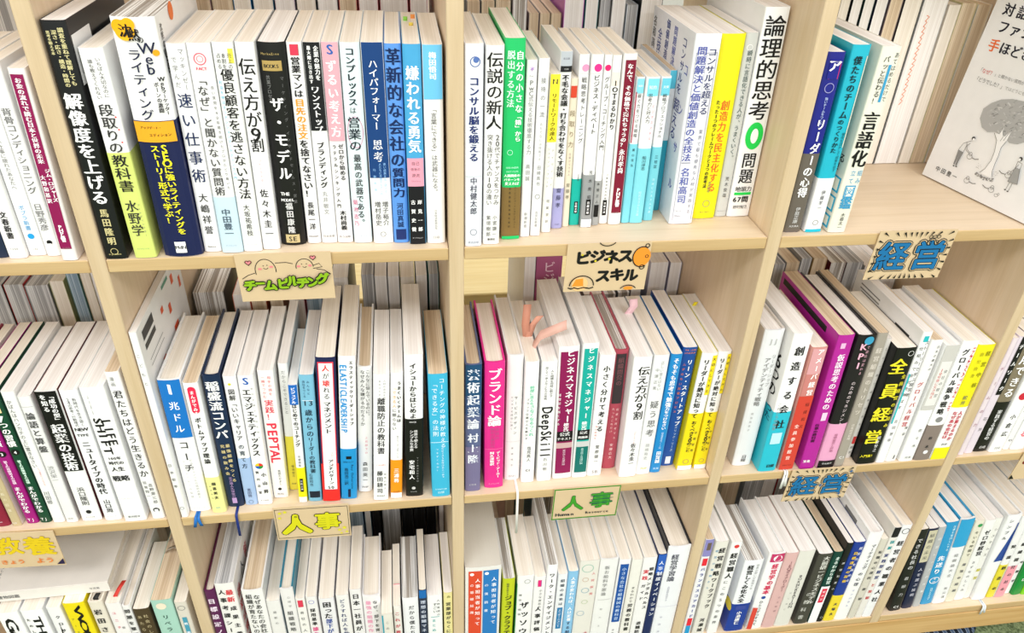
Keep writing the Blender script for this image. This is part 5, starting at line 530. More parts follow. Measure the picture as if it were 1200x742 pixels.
BACK = [
('A0', -0.4816, 0.343, 0.0005, 0.031, 0.2044, 0.083, 'c', '333', 'back-row book showing cream page edges, first from left in back of top left compartment'),
('A0', -0.4487, 0.343, 0.0005, 0.0314, 0.1968, 0.083, 'g', '111', 'back-row book showing grey page edges, second from left in back of top left compartment'),
('A1', -0.2334, 0.329, 0.0005, 0.0173, 0.1915, 0.129, 't', 'caa', 'back-row book showing tan page edges, second from left in back above the smiling figures card'),
('A1', -0.2132, 0.329, 0.0005, 0.0199, 0.1901, 0.129, 't', 'c8b89a', 'back-row book showing tan page edges, third from left in back above the smiling figures card'),
('A1', -0.1937, 0.329, 0.0005, 0.0175, 0.1911, 0.129, 'c', '2a7ab0', 'back-row book showing cream page edges, fourth from left in back above the smiling figures card'),
('A1', -0.1732, 0.329, 0.0005, 0.0201, 0.1913, 0.129, 'c', '2a6a90', 'back-row book showing cream page edges, fifth from left in back above the smiling figures card'),
('A1', -0.1517, 0.329, 0.0005, 0.0194, 0.1907, 0.129, 'w', 'dcd', 'back-row book showing white page edges, sixth from left in back above the smiling figures card'),
('A1', -0.1305, 0.329, 0.0005, 0.0196, 0.1925, 0.129, 'c', '444', 'back-row book showing cream page edges, seventh from left in back above the smiling figures card'),
('A1', -0.1091, 0.329, 0.0005, 0.0197, 0.1911, 0.129, 'w', 'ccc', 'back-row book showing white page edges, eighth from left in back above the smiling figures card'),
('A1', -0.0885, 0.329, 0.0005, 0.0181, 0.1921, 0.129, 't', 'c83a4a', 'back-row book showing tan page edges, ninth from left in back above the smiling figures card'),
('A1', -0.0677, 0.329, 0.0005, 0.02, 0.1906, 0.129, 'w', 'c04048', 'back-row book showing white page edges, tenth from left in back above the smiling figures card'),
('A1', -0.0415, 0.329, 0.0005, 0.0289, 0.1925, 0.129, 'w', 'b82a3a', 'back-row book showing white page edges, eleventh from left in back above the smiling figures card'),
('A1', -0.0159, 0.329, 0.0005, 0.0186, 0.1928, 0.129, 'w', 'c02a3a', 'back-row book showing white page edges, twelfth from left in back above the smiling figures card'),
('A2', 0.0416, 0.329, 0.0005, 0.0144, 0.1858, 0.129, 't', '556', 'back-row book showing tan page edges, first from left in back above the orange doodle card'),
('A2', 0.057, 0.329, 0.0005, 0.0145, 0.1859, 0.129, 't', '887', 'back-row book showing tan page edges, second from left in back above the orange doodle card'),
('A2', 0.0733, 0.329, 0.0005, 0.0164, 0.1869, 0.129, 't', '776', 'back-row book showing tan page edges, third from left in back above the orange doodle card'),
('A2', 0.0911, 0.343, 0.0005, 0.0156, 0.2129, 0.143, 'm', 'a99', 'back-row book showing grey-banded page edges, fourth from left in back above the orange doodle card'),
('A2', 0.1069, 0.308, 0.0005, 0.0111, 0.1743, 0.108, 't', '988', 'back-row book showing tan page edges, fifth from left in back above the orange doodle card'),
('A2', 0.119, 0.308, 0.0005, 0.0112, 0.1743, 0.108, 't', 'a98', 'back-row book showing tan page edges, sixth from left in back above the orange doodle card'),
('A2', 0.1311, 0.308, 0.0005, 0.0112, 0.1744, 0.108, 't', 'a97', 'back-row book showing tan page edges, seventh from left in back above the orange doodle card'),
('A2', 0.1502, 0.343, 0.0005, 0.0214, 0.2137, 0.143, 'w', 'd8d', 'back-row book showing white page edges, eighth from left in back above the orange doodle card'),
('A2', 0.1698, 0.343, 0.0005, 0.0141, 0.2139, 0.143, 'w', '2a7a80', 'back-row book showing white page edges, ninth from left in back above the orange doodle card'),
('A2', 0.1844, 0.343, 0.0005, 0.0113, 0.2141, 0.143, 'g', '999', 'back-row book showing grey page edges, tenth from left in back above the orange doodle card'),
('A2', 0.1995, 0.343, 0.0005, 0.0151, 0.2176, 0.143, 'w', 'bbb', 'back-row book showing white page edges, eleventh from left in back above the orange doodle card'),
('A2', 0.2149, 0.329, 0.0005, 0.0124, 0.1837, 0.129, 'g', 'b8c4d0', 'back-row book showing grey page edges, twelfth from left in back above the orange doodle card'),
('A2', 0.2362, 0.343, 0.0005, 0.0239, 0.2181, 0.143, 'w', '111', 'back-row book showing white page edges, thirteenth from left in back above the orange doodle card'),
('A3', 0.4534, 0.334, 0.0005, 0.0121, 0.2154, 0.148, 'c', '111', 'back-row book showing cream page edges, first from left in back beside the propped display book'),
('A3', 0.4676, 0.334, 0.0005, 0.0122, 0.2112, 0.148, 'w', '111', 'back-row book showing white page edges, second from left in back beside the propped display book'),
('A3', 0.4818, 0.334, 0.0005, 0.0122, 0.2131, 0.148, 'w', '1a3a38', 'back-row book showing white page edges, third from left in back beside the propped display book'),
('A3', 0.4971, 0.334, 0.0005, 0.0143, 0.2133, 0.148, 'w', '113', 'back-row book showing white page edges, fourth from left in back beside the propped display book'),
('A3', 0.5141, 0.334, 0.0005, 0.0154, 0.2161, 0.148, 't', '988', 'back-row book showing tan page edges, fifth from left in back beside the propped display book'),
('A3', 0.5347, 0.334, 0.0005, 0.0217, 0.212, 0.148, 'c', '333', 'back-row book showing cream page edges, sixth from left in back beside the propped display book'),
('A3', 0.5622, 0.334, 0.0005, 0.0292, 0.2338, 0.148, 'w', 'eee', 'back-row book showing white page edges, seventh from left in back beside the propped display book'),
('A3', 0.5872, 0.315, 0.0005, 0.0145, 0.1893, 0.129, 'c', 'efe6da', 'back-row book showing cream page edges, eighth from left in back beside the propped display book'),
('A3', 0.6047, 0.315, 0.0005, 0.0188, 0.1913, 0.129, 't', 'd8cfa0', 'back-row book showing tan page edges, ninth from left in back beside the propped display book'),
('A3', 0.6245, 0.315, 0.0005, 0.0171, 0.1896, 0.129, 't', 'e8e4dc', 'back-row book showing tan page edges, tenth from left in back beside the propped display book'),
('B0', -0.5273, 0.343, -0.3367, 0.0202, 0.2022, 0.143, 'g', '333', 'back-row book showing grey page edges, first from left in back of left middle shelf'),
('B0', -0.5048, 0.343, -0.3367, 0.0221, 0.2023, 0.143, 'g', 'a22', 'back-row book showing grey page edges, second from left in back of left middle shelf'),
('B0', -0.4799, 0.343, -0.3367, 0.0261, 0.2, 0.143, 'g', '999', 'back-row book showing grey page edges, third from left in back of left middle shelf'),
('B0', -0.4563, 0.343, -0.3367, 0.016, 0.2048, 0.143, 'c', 'bb8', 'back-row book showing cream page edges, fourth from left in back of left middle shelf'),
('B0', -0.4368, 0.343, -0.3367, 0.0132, 0.2156, 0.143, 'b', '7aa0a0', 'back-row book showing bluish page edges, fifth from left in back of left middle shelf'),
('B0', -0.4222, 0.343, -0.3367, 0.0111, 0.2173, 0.143, 'c', 'd8c8a8', 'back-row book showing cream page edges, sixth from left in back of left middle shelf'),
('B0', -0.4069, 0.343, -0.3367, 0.0178, 0.2143, 0.143, 'w', 'eee', 'back-row book showing white page edges, seventh from left in back of left middle shelf'),
('B1', -0.2867, 0.329, -0.3367, 0.0372, 0.181, 0.129, 'm', '333', 'back-row book showing grey-banded page edges, first from left in back below the smiling figures card'),
('B1', -0.2484, 0.308, -0.3367, 0.0204, 0.1753, 0.108, 'w', 'd85a2a', 'back-row book showing white page edges, second from left in back below the smiling figures card'),
('B1', -0.2279, 0.308, -0.3367, 0.0186, 0.1668, 0.108, 't', 'b84a1a', 'back-row book showing tan page edges, third from left in back below the smiling figures card'),
('B1', -0.2062, 0.308, -0.3367, 0.0166, 0.1657, 0.108, 't', '8a5a3a', 'back-row book showing tan page edges, fourth from left in back below the smiling figures card'),
('B1', -0.1814, 0.308, -0.3367, 0.0188, 0.1707, 0.108, 'w', 'e8a0b0', 'back-row book showing white page edges, fifth from left in back below the smiling figures card'),
('B1', -0.1595, 0.308, -0.3367, 0.0209, 0.1785, 0.108, 'b', 'b0485a', 'back-row book showing bluish page edges, sixth from left in back below the smiling figures card'),
('B1', -0.1254, 0.329, -0.3367, 0.021, 0.1944, 0.129, 'w', '333', 'back-row book showing white page edges, seventh from left in back below the smiling figures card'),
('B1', -0.091, 0.329, -0.3367, 0.0153, 0.1978, 0.129, 'g', 'aaa', 'back-row book showing grey page edges, eighth from left in back below the smiling figures card'),
('B1', -0.0747, 0.329, -0.3367, 0.0154, 0.1946, 0.129, 'w', 'ccc', 'back-row book showing white page edges, ninth from left in back below the smiling figures card'),
('B1', -0.0587, 0.329, -0.3367, 0.0144, 0.1938, 0.129, 'w', 'bbb', 'back-row book showing white page edges, tenth from left in back below the smiling figures card'),
('B1', -0.0411, 0.329, -0.3367, 0.0178, 0.1918, 0.129, 'c', '123', 'back-row book showing cream page edges, eleventh from left in back below the smiling figures card'),
('B1', -0.0232, 0.329, -0.3367, 0.0146, 0.1935, 0.129, 'w', '234', 'back-row book showing white page edges, twelfth from left in back below the smiling figures card'),
('B1', -0.0078, 0.329, -0.3367, 0.0127, 0.1953, 0.129, 'g', '2a8a80', 'back-row book showing grey page edges, thirteenth from left in back below the smiling figures card'),
('B2', 0.1172, 0.343, -0.3367, 0.0144, 0.231, 0.143, 'w', 'ddd', 'back-row book showing white page edges, first from left in back below the orange doodle card'),
('B2', 0.1428, 0.343, -0.3367, 0.0345, 0.2301, 0.143, 'S', 'b5608a', 'back-row book showing mauve page edges, second from left in back below the orange doodle card'),
('B2', 0.2054, 0.305, -0.3367, 0.026, 0.1541, 0.105, 'c', '444', 'back-row book showing cream page edges, third from left in back below the orange doodle card'),
('B2', 0.2291, 0.305, -0.3367, 0.0167, 0.1529, 0.105, 'm', '555', 'back-row book showing grey-banded page edges, fourth from left in back below the orange doodle card'),
('B2', 0.2479, 0.305, -0.3367, 0.0167, 0.1547, 0.105, 'm', '666', 'back-row book showing grey-banded page edges, fifth from left in back below the orange doodle card'),
('B2', 0.2645, 0.305, -0.3367, 0.0143, 0.1646, 0.105, 'w', '888', 'back-row book showing white page edges, sixth from left in back below the orange doodle card'),
('B2', 0.2923, 0.343, -0.3367, 0.0248, 0.1989, 0.143, 'w', 'a9a8b8', 'back-row book showing white page edges, seventh from left in back below the orange doodle card'),
('B2', 0.3152, 0.329, -0.3367, 0.0162, 0.1977, 0.129, 'w', 'b0aac0', 'back-row book showing white page edges, eighth from left in back below the orange doodle card'),
('B3', 0.4642, 0.329, -0.3367, 0.0161, 0.189, 0.129, 'g', '667', 'back-row book showing grey page edges, first from left in back below the upper blue-lettered card'),
('B3', 0.483, 0.329, -0.3367, 0.02, 0.1909, 0.129, 't', '999', 'back-row book showing tan page edges, second from left in back below the upper blue-lettered card'),
('B3', 0.5013, 0.329, -0.3367, 0.0151, 0.1967, 0.129, 'g', '888', 'back-row book showing grey page edges, third from left in back below the upper blue-lettered card'),
('B3', 0.5215, 0.329, -0.3367, 0.0202, 0.1959, 0.129, 't', 'c8a878', 'back-row book showing tan page edges, fourth from left in back below the upper blue-lettered card'),
('B3', 0.5501, 0.329, -0.3367, 0.023, 0.188, 0.129, 'm', '6a2030', 'back-row book showing grey-banded page edges, fifth from left in back below the upper blue-lettered card'),
('B3', 0.5751, 0.329, -0.3367, 0.0245, 0.187, 0.129, 'g', '999', 'back-row book showing grey page edges, sixth from left in back below the upper blue-lettered card'),
('B3', 0.6034, 0.329, -0.3367, 0.0235, 0.1804, 0.129, 'w', 'ccc', 'back-row book showing white page edges, seventh from left in back below the upper blue-lettered card'),
('B3', 0.6332, 0.308, -0.3367, 0.0238, 0.1681, 0.108, 'w', 'ddd', 'back-row book showing white page edges, eighth from left in back below the upper blue-lettered card'),
('B4', 0.9045, 0.305, -0.3367, 0.0328, 0.148, 0.105, 'w', 'ccc', 'back-row book showing white page edges, first from left in back of far right middle shelf'),
('C0', -0.4568, 0.305, -0.6709, 0.021, 0.148, 0.105, 't', '334', 'back-row book showing tan page edges, first from left in back of bottom left compartment'),
('C0', -0.4314, 0.305, -0.6709, 0.0235, 0.148, 0.105, 'w', '777', 'back-row book showing white page edges, second from left in back of bottom left compartment'),
('C1', -0.2706, 0.305, -0.6709, 0.0246, 0.148, 0.105, 'w', '556', 'back-row book showing white page edges, first from left in back below the yellow-lettered small card'),
('C1', -0.1393, 0.305, -0.6709, 0.0244, 0.148, 0.105, 'b', '7a9ab8', 'back-row book showing bluish page edges, second from left in back below the yellow-lettered small card'),
('C1', -0.1198, 0.305, -0.6709, 0.009, 0.148, 0.105, 'w', '8ab', 'back-row book showing white page edges, third from left in back below the yellow-lettered small card'),
('C1', -0.1068, 0.305, -0.6709, 0.0117, 0.148, 0.105, 'k', '181818', 'back-row book showing black page edges, fourth from left in back below the yellow-lettered small card'),
('C1', -0.0832, 0.305, -0.6709, 0.0274, 0.148, 0.105, 'g', '777', 'back-row book showing grey page edges, fifth from left in back below the yellow-lettered small card'),
('C1', -0.0582, 0.305, -0.6709, 0.0171, 0.148, 0.105, 'k', '1c1c1c', 'back-row book showing black page edges, sixth from left in back below the yellow-lettered small card'),
('C1', -0.039, 0.305, -0.6709, 0.0185, 0.148, 0.105, 'k', '151515', 'back-row book showing black page edges, seventh from left in back below the yellow-lettered small card'),
('C1', -0.0211, 0.305, -0.6709, 0.0146, 0.148, 0.105, 'k', '202020', 'back-row book showing black page edges, eighth from left in back below the yellow-lettered small card'),
('C1', -0.0049, 0.305, -0.6709, 0.0069, 0.148, 0.105, 'w', 'dcc', 'back-row book showing white page edges, ninth from left in back below the yellow-lettered small card'),
('C2', 0.1046, 0.305, -0.6709, 0.0152, 0.148, 0.105, 't', 'b08a80', 'back-row book showing tan page edges, first from left in back below the green-framed card'),
('C2', 0.1211, 0.305, -0.6709, 0.0152, 0.148, 0.105, 't', '2f8f90', 'back-row book showing tan page edges, second from left in back below the green-framed card'),
('C2', 0.1515, 0.305, -0.6709, 0.0154, 0.148, 0.105, 'g', '999', 'back-row book showing grey page edges, third from left in back below the green-framed card'),
('C2', 0.1662, 0.305, -0.6709, 0.0112, 0.148, 0.105, 'm', '666', 'back-row book showing grey-banded page edges, fourth from left in back below the green-framed card'),
('C2', 0.3017, 0.305, -0.6709, 0.0218, 0.148, 0.105, 'w', 'ccc', 'back-row book showing white page edges, fifth from left in back below the green-framed card'),
('C2', 0.3199, 0.305, -0.6709, 0.0068, 0.148, 0.105, 'w', 'ddd', 'back-row book showing white page edges, sixth from left in back below the green-framed card'),
('C3', 0.4781, 0.305, -0.6709, 0.0303, 0.148, 0.105, 't', '998', 'back-row book showing tan page edges, first from left in back below the lower blue-lettered card'),
('C3', 0.5181, 0.305, -0.6709, 0.0319, 0.148, 0.105, 'g', 'b8bcc4', 'back-row book showing grey page edges, second from left in back below the lower blue-lettered card'),
('C3', 0.5463, 0.305, -0.6709, 0.0229, 0.148, 0.105, 'w', 'bbb', 'back-row book showing white page edges, third from left in back below the lower blue-lettered card'),
('C3', 0.5728, 0.305, -0.6709, 0.0249, 0.148, 0.105, 'g', 'c04050', 'back-row book showing grey page edges, fourth from left in back below the lower blue-lettered card'),
('C4', 0.9498, 0.305, -0.6709, 0.0241, 0.148, 0.105, 'k', '1a1a1a', 'back-row book showing black page edges, first from left in back of bottom right compartment'),
('C4', 0.9694, 0.305, -0.6709, 0.0083, 0.148, 0.105, 'w', 'ddd', 'back-row book showing white page edges, second from left in back of bottom right compartment')]
TD = 0.0144; TS = 0.0132; ZB = -0.33725; ZC = -0.6714; PX = 0.3248; DEP = 0.345; FLOOR = -0.758
W_EDGE = wood('maple_edge_band', 'd2b687', 'c4a575', 'x'); W_TOP = wood('maple_board', 'e9d4b9', 'dfc8a9', 'x')
W_UP = wood('maple_upright', 'ead3b7', 'dfc5a3', 'z'); W_UPE = wood('maple_upright_edge', 'dac4a2', 'cdb590', 'z')
W_PL = wood('pine_plinth', 'd9b67e', 'c39a5f', 'x')
# ------------------------------------------------------------------ setting
V = []; F = []; box(V, F, -4, 4, -4, 4.5, FLOOR - .05, FLOOR)
fm, nt, b = base_mat('green_carpet', .95, .1)
tc = nt.nodes.new('ShaderNodeTexCoord'); n = nt.nodes.new('ShaderNodeTexNoise'); n.inputs['Scale'].default_value = 220; n.inputs['Detail'].default_value = 4
cr = nt.nodes.new('ShaderNodeValToRGB'); cr.color_ramp.elements[0].color = rgb('4c5a3c'); cr.color_ramp.elements[1].color = rgb('8b9a70'); cr.color_ramp.elements[0].position = .35; cr.color_ramp.elements[1].position = .65
nt.links.new(tc.outputs['Object'], n.inputs['Vector']); nt.links.new(n.outputs['Fac'], cr.inputs[0]); nt.links.new(cr.outputs[0], b.inputs['Base Color'])
fl = link_mesh('floor', V, F, [fm]); fl['kind'] = 'structure'
WP = paper('e9e6df', .8, 'wall_paint')
V = []; F = []; box(V, F, -4, 4, 4.5, 4.6, FLOOR, 1.9); wb = link_mesh('wall_back', V, F, [WP]); wb['kind'] = 'structure'
V = []; F = []; box(V, F, -4.1, -4, -4, 4.5, FLOOR, 1.9); wl = link_mesh('wall_left', V, F, [WP]); wl['kind'] = 'structure'
# ------------------------------------------------------------------ bookcase
bc = empty('bookcase', (0, DEP / 2, FLOOR), label='pale maple double-sided bookcase filled with books, hand-drawn cards on its shelves', cat='bookcase')
def part(name, V, F, mats, parent, fm=None):
    o = link_mesh(name, V, F, mats, fm, parent); pl = parent.location
    o.matrix_parent_inverse = Matrix.Translation(-pl) if False else o.matrix_parent_inverse
    return o
def bpart(name, x0, x1, y0, y1, z0, z1, mats, kind, bev=.0008):
    cx, cy, cz = (x0 + x1) / 2, (y0 + y1) / 2, (z0 + z1) / 2
    V = []; F = []; box(V, F, x0 - cx, x1 - cx, y0 - cy, y1 - cy, z0 - cz, z1 - cz, bev)
    fmn = []
    for f in F:
        vs = [Vector(V[i]) for i in f]; nrm = (vs[1] - vs[0]).cross(vs[2] - vs[0]).normalized(); fmn.append(1 if abs(nrm.y) > .6 else 0)
    o = link_mesh(name, V, F, mats, fmn, bc); o.location = (cx - bc.location.x, cy - bc.location.y, cz - bc.location.z)
    return o
ZTOP = 0.337
UX = [-.652, -.326, 0, .3248, .6498, .975]
for x in UX:
    bpart('upright', x, x + TD, 0, DEP, ZC - .0146, ZTOP, [W_UP, W_UPE], 'z')
for i in range(5):
    x0 = UX[i] + TD + .0005; x1 = UX[i + 1] - .0005
    for z in (0, ZB, ZC): bpart('shelf_board', x0, x1, .0004, DEP - .0004, z - TS, z, [W_TOP, W_EDGE], 'x')
bpart('plinth', -0.6508, 0.9876, 0, .02, ZC - .0572, ZC - .015, [W_PL, W_PL], 'x')
bpart('plinth', -0.6508, 0.9876, DEP - .02, DEP, ZC - .0572, ZC - .015, [W_PL, W_PL], 'x')
for fx in (-0.64, -.2, .3, .96):
    for fy in (.05, .29): bpart('foot', fx - .02, fx + .02, fy - .02, fy + .02, FLOOR, ZC - .015, [W_PL, W_PL], 'x')
bpart('top_board', -0.6508, 0.9876, 0, DEP, ZTOP + .0005, ZTOP + .019, [W_TOP, W_EDGE], 'x')
# low wooden table seen through the bookcase
tb = empty('low_table', (0.15, 1.2, FLOOR), label='low yellowish wooden table top seen through the middle shelf', cat='table')
TW = wood('yellow_oak', 'ecd79c', 'e2c988', 'x')
for k, (x0, x1) in enumerate(((-.75, .178), (.181, 1.1))):
    V = []; F = []; box(V, F, x0 - .15, x1 - .15, -.75, .75, .40, .43, .002)
    link_mesh('table_top', V, F, [TW], None, tb)
for sx in (-.85, .9):
    for sy in (-.65, .65):
        V = []; F = []; box(V, F, sx - .02, sx + .02, sy - .02, sy + .02, 0, .40, .002); link_mesh('table_leg', V, F, [TW], None, tb)
# ------------------------------------------------------------------ books
need = set()
for r in BOOKS: need |= chars_of(r[9].get('pr', ''))
CARD_TX = 'ならないチームビルヂングビジネススキル人事経営教養きょうようHumanResource対話型ファシリテーションの手ほどき「なぜ？」と聞かない質問が現場を変える「どうでした？」ではどうにも中田豊一長さくらしまねの建物図鑑島根県写真集0123456789'
for c in CARD_TX: need.add((c, 0)); need.add((c, 1)); need.add((c, 2))
load_glyphs(need)
COMP_BOOKS = {}
GN = {'A0': 'books in the top left compartment', 'A1': 'books above the smiling figures card', 'A2': 'books above the orange doodle card', 'A3': 'books in the upper right compartment',
      'B0': 'books on the left middle shelf', 'B1': 'books below the smiling figures card', 'B2': 'books below the orange doodle card', 'B3': 'books below the upper blue card', 'B4': 'books on the far right middle shelf',
      'C0': 'books in the bottom left compartment', 'C1': 'books below the yellow-lettered card', 'C2': 'books below the green-framed card', 'C3': 'books below the lower blue card', 'C4': 'books in the bottom right compartment'}
for (c, x, y, z, w_, h, d, lean, rz, o) in BOOKS:
    rt = make_book(x, y, z, w_, h, d, lean, rz, o, group=GN[c]); COMP_BOOKS.setdefault(c, []).append((rt, w_, h, d))
for (c, x, y, z, w_, h, d, pg, cov, lab) in BACK:
    if pg == 'S': make_book(x, y - d, z, w_, h, d, 0, 0, {'label': 'mauve book with patterned spine standing in back below the orange doodle card', 'cov': cov, 'pr': 'v ビジネス .5 .1 .4 .4 f0d0e0'}, group='back-row ' + GN[c])
    else: make_book(x, y, z, w_, h, d, 0, 180, {'label': lab, 'cov': cov, 'page': pg, 'side': cov}, group='back-row ' + GN[c], back=True)
for ob in list(COL.objects):
    if ob.name.startswith('book') and ob.get('label', '').startswith('back-row book') and 'seventh from left in back beside the propped' in ob['label']:
        ob['label'] = 'white back-row page block with orange pencil smear, beside the propped display book'
        pb = [k for k in ob.children if k.name.startswith('page_block')][0]; mk = Ink(lambda a, b_, l: (-a, .1475 + l, b_))
        rz_ = random.Random(4); zz = [.075 + .006 * k for k in range(17)]
        for i_, z_ in enumerate(zz): mk.stroke([(-.0065 + .0006 * rz_.random(), z_), (-.0035 + .0012 * rz_.random(), z_ + .005), (-.0060, z_ + .0065)], .0010, 'e8906a')
        mk.build('pencil_mark', pb)
# ------------------------------------------------------------------ ribbons, notes, tabs
def strip(name, parent, pts, nrm, wd, col, rough=.5):
    """pts: list of 3-D points (local), nrm: width direction"""
    V = []; F = []; n = Vector(nrm).normalized() * wd / 2; th = .00025
    for i, p in enumerate(pts):
        p = Vector(p); q = Vector(pts[min(i + 1, len(pts) - 1)]) - Vector(pts[max(i - 1, 0)]); t = q.cross(n).normalized() * th
        for s, u in ((1, 1), (-1, 1), (-1, -1), (1, -1)): V.append(tuple(p + n * s + t * u))
    for i in range(len(pts) - 1):
        a = 4 * i; b_ = a + 4
        for k in range(4): F.append((a + k, a + (k + 1) % 4, b_ + (k + 1) % 4, b_ + k))
    F.append((3, 2, 1, 0)); m = 4 * (len(pts) - 1); F.append((m, m + 1, m + 2, m + 3))
    o = link_mesh(name, V, F, [paper(col, rough, 'ribbon')], None, parent, smooth=True)
    return o
def bk(c, i): return COMP_BOOKS[c][i]
def ribbon(c, i, col, length, n=2, dx=0.0, spread=.006):
    rt, w_, h, d = bk(c, i); zl = rt.location.z - {'A': 0, 'B': ZB, 'C': ZC}[c[0]]; y0 = rt.location.y
    for k in range(n):
        sx = (k - (n - 1) / 2) * spread
        fy = -y0 - .0022
        pts = [(dx, .004, .0007 - zl), (dx + sx * .2, -.001, .0007 - zl), (dx + sx * .4, min(fy + .0015, -.0015), .0006 - zl), (dx + sx * .5, fy, -.002 - zl), (dx + sx * .8, fy - .0004, -length * .5), (dx + sx * 1.3, fy - .0006, -length * (1 - .12 * k))]
        strip('bookmark_ribbon', rt, pts, (1, 0, 0), .0035 if n == 2 else .003, col)
ribbon('B1', 1, '1f6fc0', .014, 2, -.002)
ribbon('B1', 3, '1c2f7a', .034, 1, .002)
ribbon('B2', 2, 'f2f0ec', .07, 1, .004); ribbon('B3', 2, 'f4f4f2', .028, 2, -.001, .004)
ribbon('C4', 8, 'e8eef4', .02, 2, .002, .005)
def note(c, i, u, y, z_in, pts, wd, col, rot=(1, 0, 0)):
    rt, w_, h, d = bk(c, i)
    P = [(u * w_ + a, y + b_, h + cc) for a, b_, cc in [(0, 0, -z_in)] + pts]
    strip('sticky_note', rt, P, rot, wd, col, .6)
note('B2', 3, 0.05, .05, .02, [(0, 0, 0), (-.003, -.006, .02), (-.001, -.003, .045)], .009, 'c98a72')
note('B2', 3, 0.1, .05, .02, [(.001, -.001, 0), (.005, -.004, .018), (.012, -.008, .032)], .008, 'd99a82')
note('B2', 3, 0.25, .03, .02, [(.001, -.002, 0), (.008, -.006, .018), (.024, -.01, .028), (.036, -.01, .033)], .011, 'e2b3a4', (0, .4, 1))
note('B2', 9, 0.3, .09, .015, [(0, 0, 0), (.004, -.004, .012), (.003, -.003, .022)], .010, 'f2c8d0')
note('B2', 14, -.2, .1, .01, [(0, 0, 0), (.001, -.002, .006)], .005, 'f2e020')
note('A1', 14, -.2, .09, .012, [(0, 0, 0), (0, -.004, .004)], .004, '8fd050'); note('A1', 14, .1, .07, .012, [(0, 0, 0), (0, -.004, .003)], .004, 'f0d860'); note('A1', 14, .25, .1, .012, [(0, 0, 0), (0, -.004, .004)], .004, 'f09a50')
note('C0', 5, .1, .01, .01, [(0, 0, .001), (.004, .008, .006), (.008, .016, .009)], .005, 'c8342a')
note('C0', 4, .0, .006, .004, [(0, 0, .0005), (.002, .006, .002)], .006, '1a1a1a')
note('C1', 12, .0, .035, .01, [(0, 0, 0), (.001, -.002, .003)], .008, 'e08a98')
rt, w_, h, d = bk('C0', 8)
for k, yy in enumerate((.075, .095, .115)):
    P = [(w_ * (.42 - .84 * t / 8), yy + .002 * math.sin(t), h - .001 + .012 * math.sin(math.pi * t / 8)) for t in range(9)]
    strip('page_tab', rt, P, (0, 1, -.6), .012, 'b9b0a2', .7)
# ------------------------------------------------------------------ big picture book lying on the bottom left books
BZ = ZC + .2006
lb = empty('picture_book', (-.530, .014, BZ), (0, 0, math.radians(1)), 'large white picture book lying flat on the bottom left row, spine outwards', 'book')
V = []; F = []; bw, bd, bt = .19, .24, .017
for (z0, z1) in ((0, .002), (bt - .002, bt)): box(V, F, -bw / 2 + .004, bw / 2 + .012, .001, bd, z0, z1)
box(V, F, -bw / 2 + .004, bw / 2 + .012, 0, .002, .0005, bt - .0005)
link_mesh('cover', V, F, [paper('e9e4dd', .4)], None, lb)
V = []; F = []; box(V, F, -bw / 2 + .007, bw / 2 + .009, .003, bd - .003, .0021, bt - .0021); link_mesh('page_block', V, F, [page_mat('c')], None, lb)
ik = Ink(lambda a, b_, l: (a, -l, b_)); ik.horiz('しまねの建物図鑑', -.02, .008, .05, '555', 0); ik.horiz('写真集', .09, .008, .012, '777', 0); ik.build('spine_print', lb)
ik = Ink(lambda a, b_, l: (a, b_, bt + l))
for k in range(4): ik.vert('島根県の建物写真長さくらしまね', -.06 + .012 * k, .10, .02, .0035, '555', 0)
ik.build('cover_print', lb)
# ------------------------------------------------------------------ propped display book (upper right)
DE = Vector((0.214803, -0.976657, 0.0)); DU = Vector((0.976657 * math.sin(math.radians(6.2)), 0.214803 * math.sin(math.radians(6.2)), math.cos(math.radians(6.2)))); DN = DU.cross(DE)
db = empty('display_book', (0, 0, 0), label='white book propped face-out, pencil tree drawing with two people watering on its cover', cat='book')
db.matrix_world = Matrix(((DE.x, DN.x, DU.x, .58865), (DE.y, DN.y, DU.y, .14820), (DE.z, DN.z, DU.z, .0016), (0, 0, 0, 1)))
cw, ch, ct = .148, .21, .0055
V = []; F = []; box(V, F, 0, cw, 0, .0005, 0, ch); box(V, F, 0, cw, ct - .0005, ct, 0, ch); box(V, F, 0, .0005, .0005, ct - .0005, 0, ch)
link_mesh('cover', V, F, [paper('f3f3f4', .4)], None, db)
V = []; F = []; box(V, F, .0007, cw - .001, .0006, ct - .0006, .0006, ch - .0006); link_mesh('page_block', V, F, [page_mat('c')], None, db)
ik = Ink(lambda a, b_, l: (a, -l * .6, b_), 8, 1e-5)
def hrow(txt, x, y, g, col, bold=0, sp=1.0):
    for c in txt: ik.glyph(c, x, y, g, col, bold); x += g * sp
hrow('対話型', .0192, .1945, .0140, '1a1a2a', 1, 1.22); hrow('ファシリテーション', .0215, .1770, .0140, '1a1a2a', 1, 1.05)
hrow('手', .0197, .1572, .0140, 'e8703a', 1); hrow('ほどき', .0340, .1572, .0135, '1a1a2a', 1, 1.0)
hrow('「', .0165, .1303, .0055, '888888'); hrow('なぜ？', .0215, .1303, .0056, 'd05a5a', 0, .95); hrow('」と聞かない質問が現場を変える', .0375, .1303, .0042, '888888')
hrow('「どうでした？」', .0168, .1206, .0053, '777777', 0, .92); hrow('ではどうにもならない', .0560, .1208, .0042, '999999')
hrow('中田豊一', .0180, .0140, .0066, '555555', 0, 1.25)
def S(pts, wd=.00045, col='555555'): ik.stroke(pts, wd, col)
crown = [(.0415, .083), (.0405, .0936), (.0470, .1020), (.0560, .1085), (.0680, .1125), (.0811, .1140), (.0930, .1120), (.1040, .1060), (.1110, .0980), (.1120, .0880), (.1060, .0790), (.0960, .0720), (.0873, .0703), (.0756, .0744), (.0655, .0752), (.0573, .0724), (.0486, .0747)]
